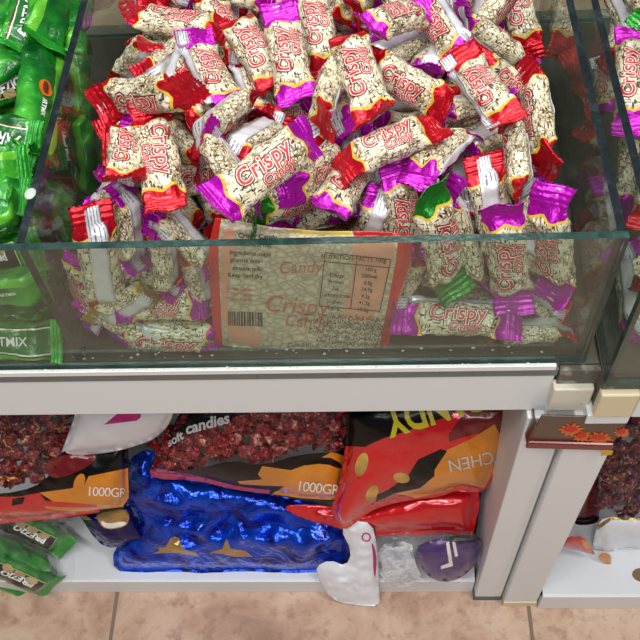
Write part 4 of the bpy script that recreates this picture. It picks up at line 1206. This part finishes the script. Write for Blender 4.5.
# --- right-hand lower bay
OUT = [(594,520),(600,480),(606,452),(616,430),(630,415),(680,410),(690,500),(670,520),(640,522)]
bg = Bag('clear_film', OUT, .10, .035, .030, 30, [CLEAR], step=4, wr=.003, ws=45, seed=31, hem=3, zmin=.052)
r = big('candy_bag', 'clear bag of mixed dark toffees in the right lower bay', 'candy bag', bg); part(bg, r, 'clear_film')
fill_sweets(bg, OUT, 'mixed', 'mixed dark toffee inside the clear bag of the right lower bay', 'toffees in the right lower bay', 18, 9)
OUT = [(592,548),(596,528),(604,516),(640,518),(690,516),(690,556),(640,550),(626,546),(612,556),(602,557)]
bg = Bag('plastic_film', OUT, .085, .030, .012, 12, [FWH, FGOLD], step=3.4, wr=.002, ws=50, seed=32, hem=3, zmin=.052, patches=[([(596,526),(612,516),(690,518),(690,521),(612,520),(598,530)], 1, 0)])
r = big('plastic_bag', 'white plastic bag with a gold edge below the mixed toffees at right', 'plastic bag', bg); part(bg, r, 'plastic_film')
OUT = [(560,546),(568,536),(582,536),(592,548),(596,556),(584,552),(570,549)]
bg = Bag('foil_wrapper', OUT, .062, .020, .006, 8, [FCORAL, FOR_], step=2.6, wr=.0015, ws=70, seed=33, hem=1, zmin=.052, patches=[([(580,538),(590,544),(592,551),(584,548)], 1, 1)])
r = big('empty_wrapper', 'torn red and orange wrapper beside the right corner post', 'wrapper', bg); part(bg, r, 'foil_wrapper')
OUT = [(598,556),(604,552),(611,555),(611,566),(604,566),(600,560)]
bg = Bag('orange_scrap', OUT, .060, .018, .003, 5, [FOR_], step=2, wr=.0008, ws=80, seed=34, hem=1, zmin=.052)
r = big('foil_scrap', 'little orange scrap on the white deck of the right lower bay', 'scrap', bg); part(bg, r, 'orange_scrap')
OUT = [(568,500),(586,486),(600,470),(602,500),(596,528),(584,540),(566,540)]
bg = Bag('red_film', OUT, .13, .055, .012, 12, [FRD, FBK], step=3.4, wr=.002, ws=50, seed=35, hem=2, zmin=.052, patches=[([(566,520),(598,515),(596,530),(566,534)], 1, 1)])
r = big('candy_bag', 'dark red bag in the shadow between the corner post and the mixed toffees', 'candy bag', bg); part(bg, r, 'red_film')
# dark hole cut in the right deck edge
bm = bmesh.new(); bmesh.ops.create_circle(bm, cap_ends=True, segments=24, radius=1)
p = atZ(640, 575, .0506)
for v in bm.verts: v.co = Vector((v.co.x*.012+p.x+.002, v.co.y*.009+p.y, .0508))
me = bpy.data.meshes.new('cable_hole'); bm.to_mesh(me); bm.free(); me.materials.append(plain('hole_brown', (120, 92, 62), .7))
o = link('cable_hole', me, cabR); o.matrix_parent_inverse = Matrix.Translation(cabR.location).inverted()

# ------------------------------------------------------------------ the big empty bag leaning inside the front pane
def bigbag_mat():
    N = NT('printed_nut_film'); uv = N.coord('UV')
    nv = N.n.new('ShaderNodeTexNoise'); nv.inputs['Scale'].default_value = 9; N.l(uv, nv.inputs['Vector'])
    add = N.n.new('ShaderNodeVectorMath'); add.operation = 'MULTIPLY_ADD'; N.l(nv.outputs['Color'], add.inputs[0]); add.inputs[1].default_value = (.06, .06, 0); N.l(uv, add.inputs[2])
    v = N.vor(mapping(N, add.outputs[0], (1, 1.7, 1), (0, 0, .5)), 12, 'DISTANCE_TO_EDGE')
    col = N.ramp(v.outputs['Distance'], [(0, srgb(164, 148, 122)), (.1, srgb(196, 184, 158)), (.4, srgb(214, 206, 188))])
    N.bsdf(col, .4, 0, N.noise(N.coord(), 50, 3), .4, .003, coat=.2); return N.m
BBR = plain('bag_border_red', (206, 40, 36), .35, .05, 60, .3, .003, coat=.3)
BBP = plain('bag_panel_salmon', (220, 158, 130), .4, 0, 60, .3, .003, coat=.2)
BBY = plain('bag_yellow_edge', (222, 190, 96), .4); BBI = plain('bag_ink', (62, 44, 36), .5); BBT = plain('bag_faded_red_ink', (190, 112, 92), .5)
OUT = [(215,218),(240,221),(270,227),(320,231),(370,231),(413,234),(411,262),(402,290),(394,320),(387,350),(376,358),(340,363),(310,363),(262,356),(222,345),(214,342),(211,300),(208,262),(210,240)]
bg = Bag('printed_film', OUT, 0, 0, .006, 20, [bigbag_mat(), BBR, BBP, BBY], step=3.2, wr=.0016, ws=45, seed=41, hem=5, zmin=ZI+.0042, sm=0, pts=((0, 222, .031), (640, 222, .031), (320, 355, .0155)), patches=[
    ([(222,232),(234,226),(236,250),(226,300),(232,322),(262,330),(262,348),(222,340)], 2, 1), ([(352,236),(396,236),(392,262),(376,320),(352,322),(340,312),(352,280)], 2, 1),
    ([(205,215),(222,215),(219,240),(220,280),(223,350),(205,345)], 1, 0), ([(352,228),(416,230),(416,246),(398,300),(390,354),(376,360),(384,320),(395,262),(397,240),(354,237)], 1, 0),
    ([(272,224),(352,230),(352,236),(296,234)], 3, 0)])

BB = big('candy_bag', 'big printed bag with red borders leaning inside the front pane, text side out', 'candy bag', bg); part(bg, BB, 'printed_film')
rt = random.Random(5)
AR = ['\u062d\u0644\u0648\u0649 \u0643\u0631\u064a\u0633\u0628\u064a', '\u0633\u0645\u0633\u0645', '\u0633\u0643\u0631', '\u0641\u0648\u0644 \u0633\u0648\u062f\u0627\u0646\u064a', '\u0627\u0644\u0645\u0643\u0648\u0646\u0627\u062a']
bg.text('Candy', 17, 300, 268, -2, BBT, BB, 'ghost_lettering', shear=.2, lift=.0008)
bg.text('Crispy', 24, 296, 306, 4, BBT, BB, 'ghost_lettering', shear=.2, lift=.0008); bg.text('Candy', 17, 306, 322, 5, BBT, BB, 'ghost_lettering', shear=.2, lift=.0008)
for k, (tx, x, y, sz) in enumerate((('Crispy Candy', 258, 237, 7), ('sesame and nut', 252, 245, 6.5), ('Ingredients sugar', 251, 254, 6), ('glucose nuts', 246, 261, 6), ('sesame milk', 248, 269, 6), ('Keep cool dry', 246, 276, 6))):
    bg.text(tx, sz, x, y, 3, BBI, BB, 'small_print', off=.012, lift=.001)
for k in range(3): bg.text('Crispy Candy', 4.6, 240, 289+k*5, 3, BBT if k else plain('bag_red_ink', (196, 60, 50), .5), BB, 'small_print', off=.012, lift=.001)
bg.text('NUTRITION FACTS 100g', 6, 353, 259, 4, BBI, BB, 'small_print', off=.01, lift=.001)
for k, (a, b) in enumerate((('', '100 g'), ('Energy', '200kcal'), ('Protein', '8.8g'), ('Fat', '24.9g'), ('Carbohydrate', '4.2g'), ('Sodium', '41.2g'), ('Fibre', '10.2g'))):
    y = 269+k*6.6
    if a: bg.text(a, 5.2, 337-k*.6, y, 4, BBI, BB, 'small_print', off=.01, lift=.001)
    bg.text(b, 5.2, 370-k*1.3, y+1, 5, BBI, BB, 'small_print', off=.01, lift=.001)
bg.line([(325, 253, 390, 260, .8), (325, 253, 319, 306, .8), (390, 260, 379, 311, .8), (324, 262, 388, 268, .8), (356, 262, 350, 308, .8), (319, 306, 379, 311, .8)], BBI, BB, 'table_rule')
for k in range(8):
    y = 316+k*5.0; x1 = 374-k*1.2; wd = rt.uniform(34, 62); tx = ' '.join(rt.choice(AR) for _ in range(3 if wd > 48 else 2))
    bg.text(tx, 6.2, x1-wd*.5, y, 4, BBI, BB, 'small_print', off=.012, lift=.001)
bl = []; x = 229.0
while x < 264:
    w_ = rt.choice([.8, 1.2, 1.8, 2.4]); bl.append((x, 311+(x-229)*.04, x+.2, 325+(x-229)*.04, w_)); x += w_+rt.choice([.9, 1.3, 1.8])
bg.line(bl, BBI, BB, 'barcode')
# ------------------------------------------------------------------ light
w = bpy.data.worlds.new('shop_air'); SC.world = w; w.use_nodes = True
w.node_tree.nodes['Background'].inputs[0].default_value = (.80, .86, .92, 1)
w.node_tree.nodes['Background'].inputs[1].default_value = .13
def tube(name, loc, sx, sy, power):
    l = bpy.data.lights.new(name, 'AREA'); l.shape = 'RECTANGLE'; l.size = sx; l.size_y = sy; l.energy = power; l.color = (1, .985, .95)
    o = bpy.data.objects.new(name, l); COL.objects.link(o); o.location = loc
    d = Vector((0, .1, .6))-Vector(loc); o.rotation_euler = d.to_track_quat('-Z', 'Y').to_euler(); return o
tube('overhead_area_light', (-.5, -.9, 2.7), 1.5, .22, 33)
tube('overhead_area_light', (.9, -.5, 2.7), .22, 1.5, 24)
tube('overhead_area_light', (-.3, .9, 2.6), 1.5, .25, 24)
tube('overhead_area_light', (.2, -2.3, 2.5), 1.6, .25, 22)  # unseen lamp added in front for foil highlights, also lights the lower bay
SC.view_settings.view_transform = 'Standard'; SC.view_settings.look = 'None'
SC.view_settings.gamma = 1; SC.view_settings.use_curve_mapping = False
SC.view_settings.exposure = 0.0
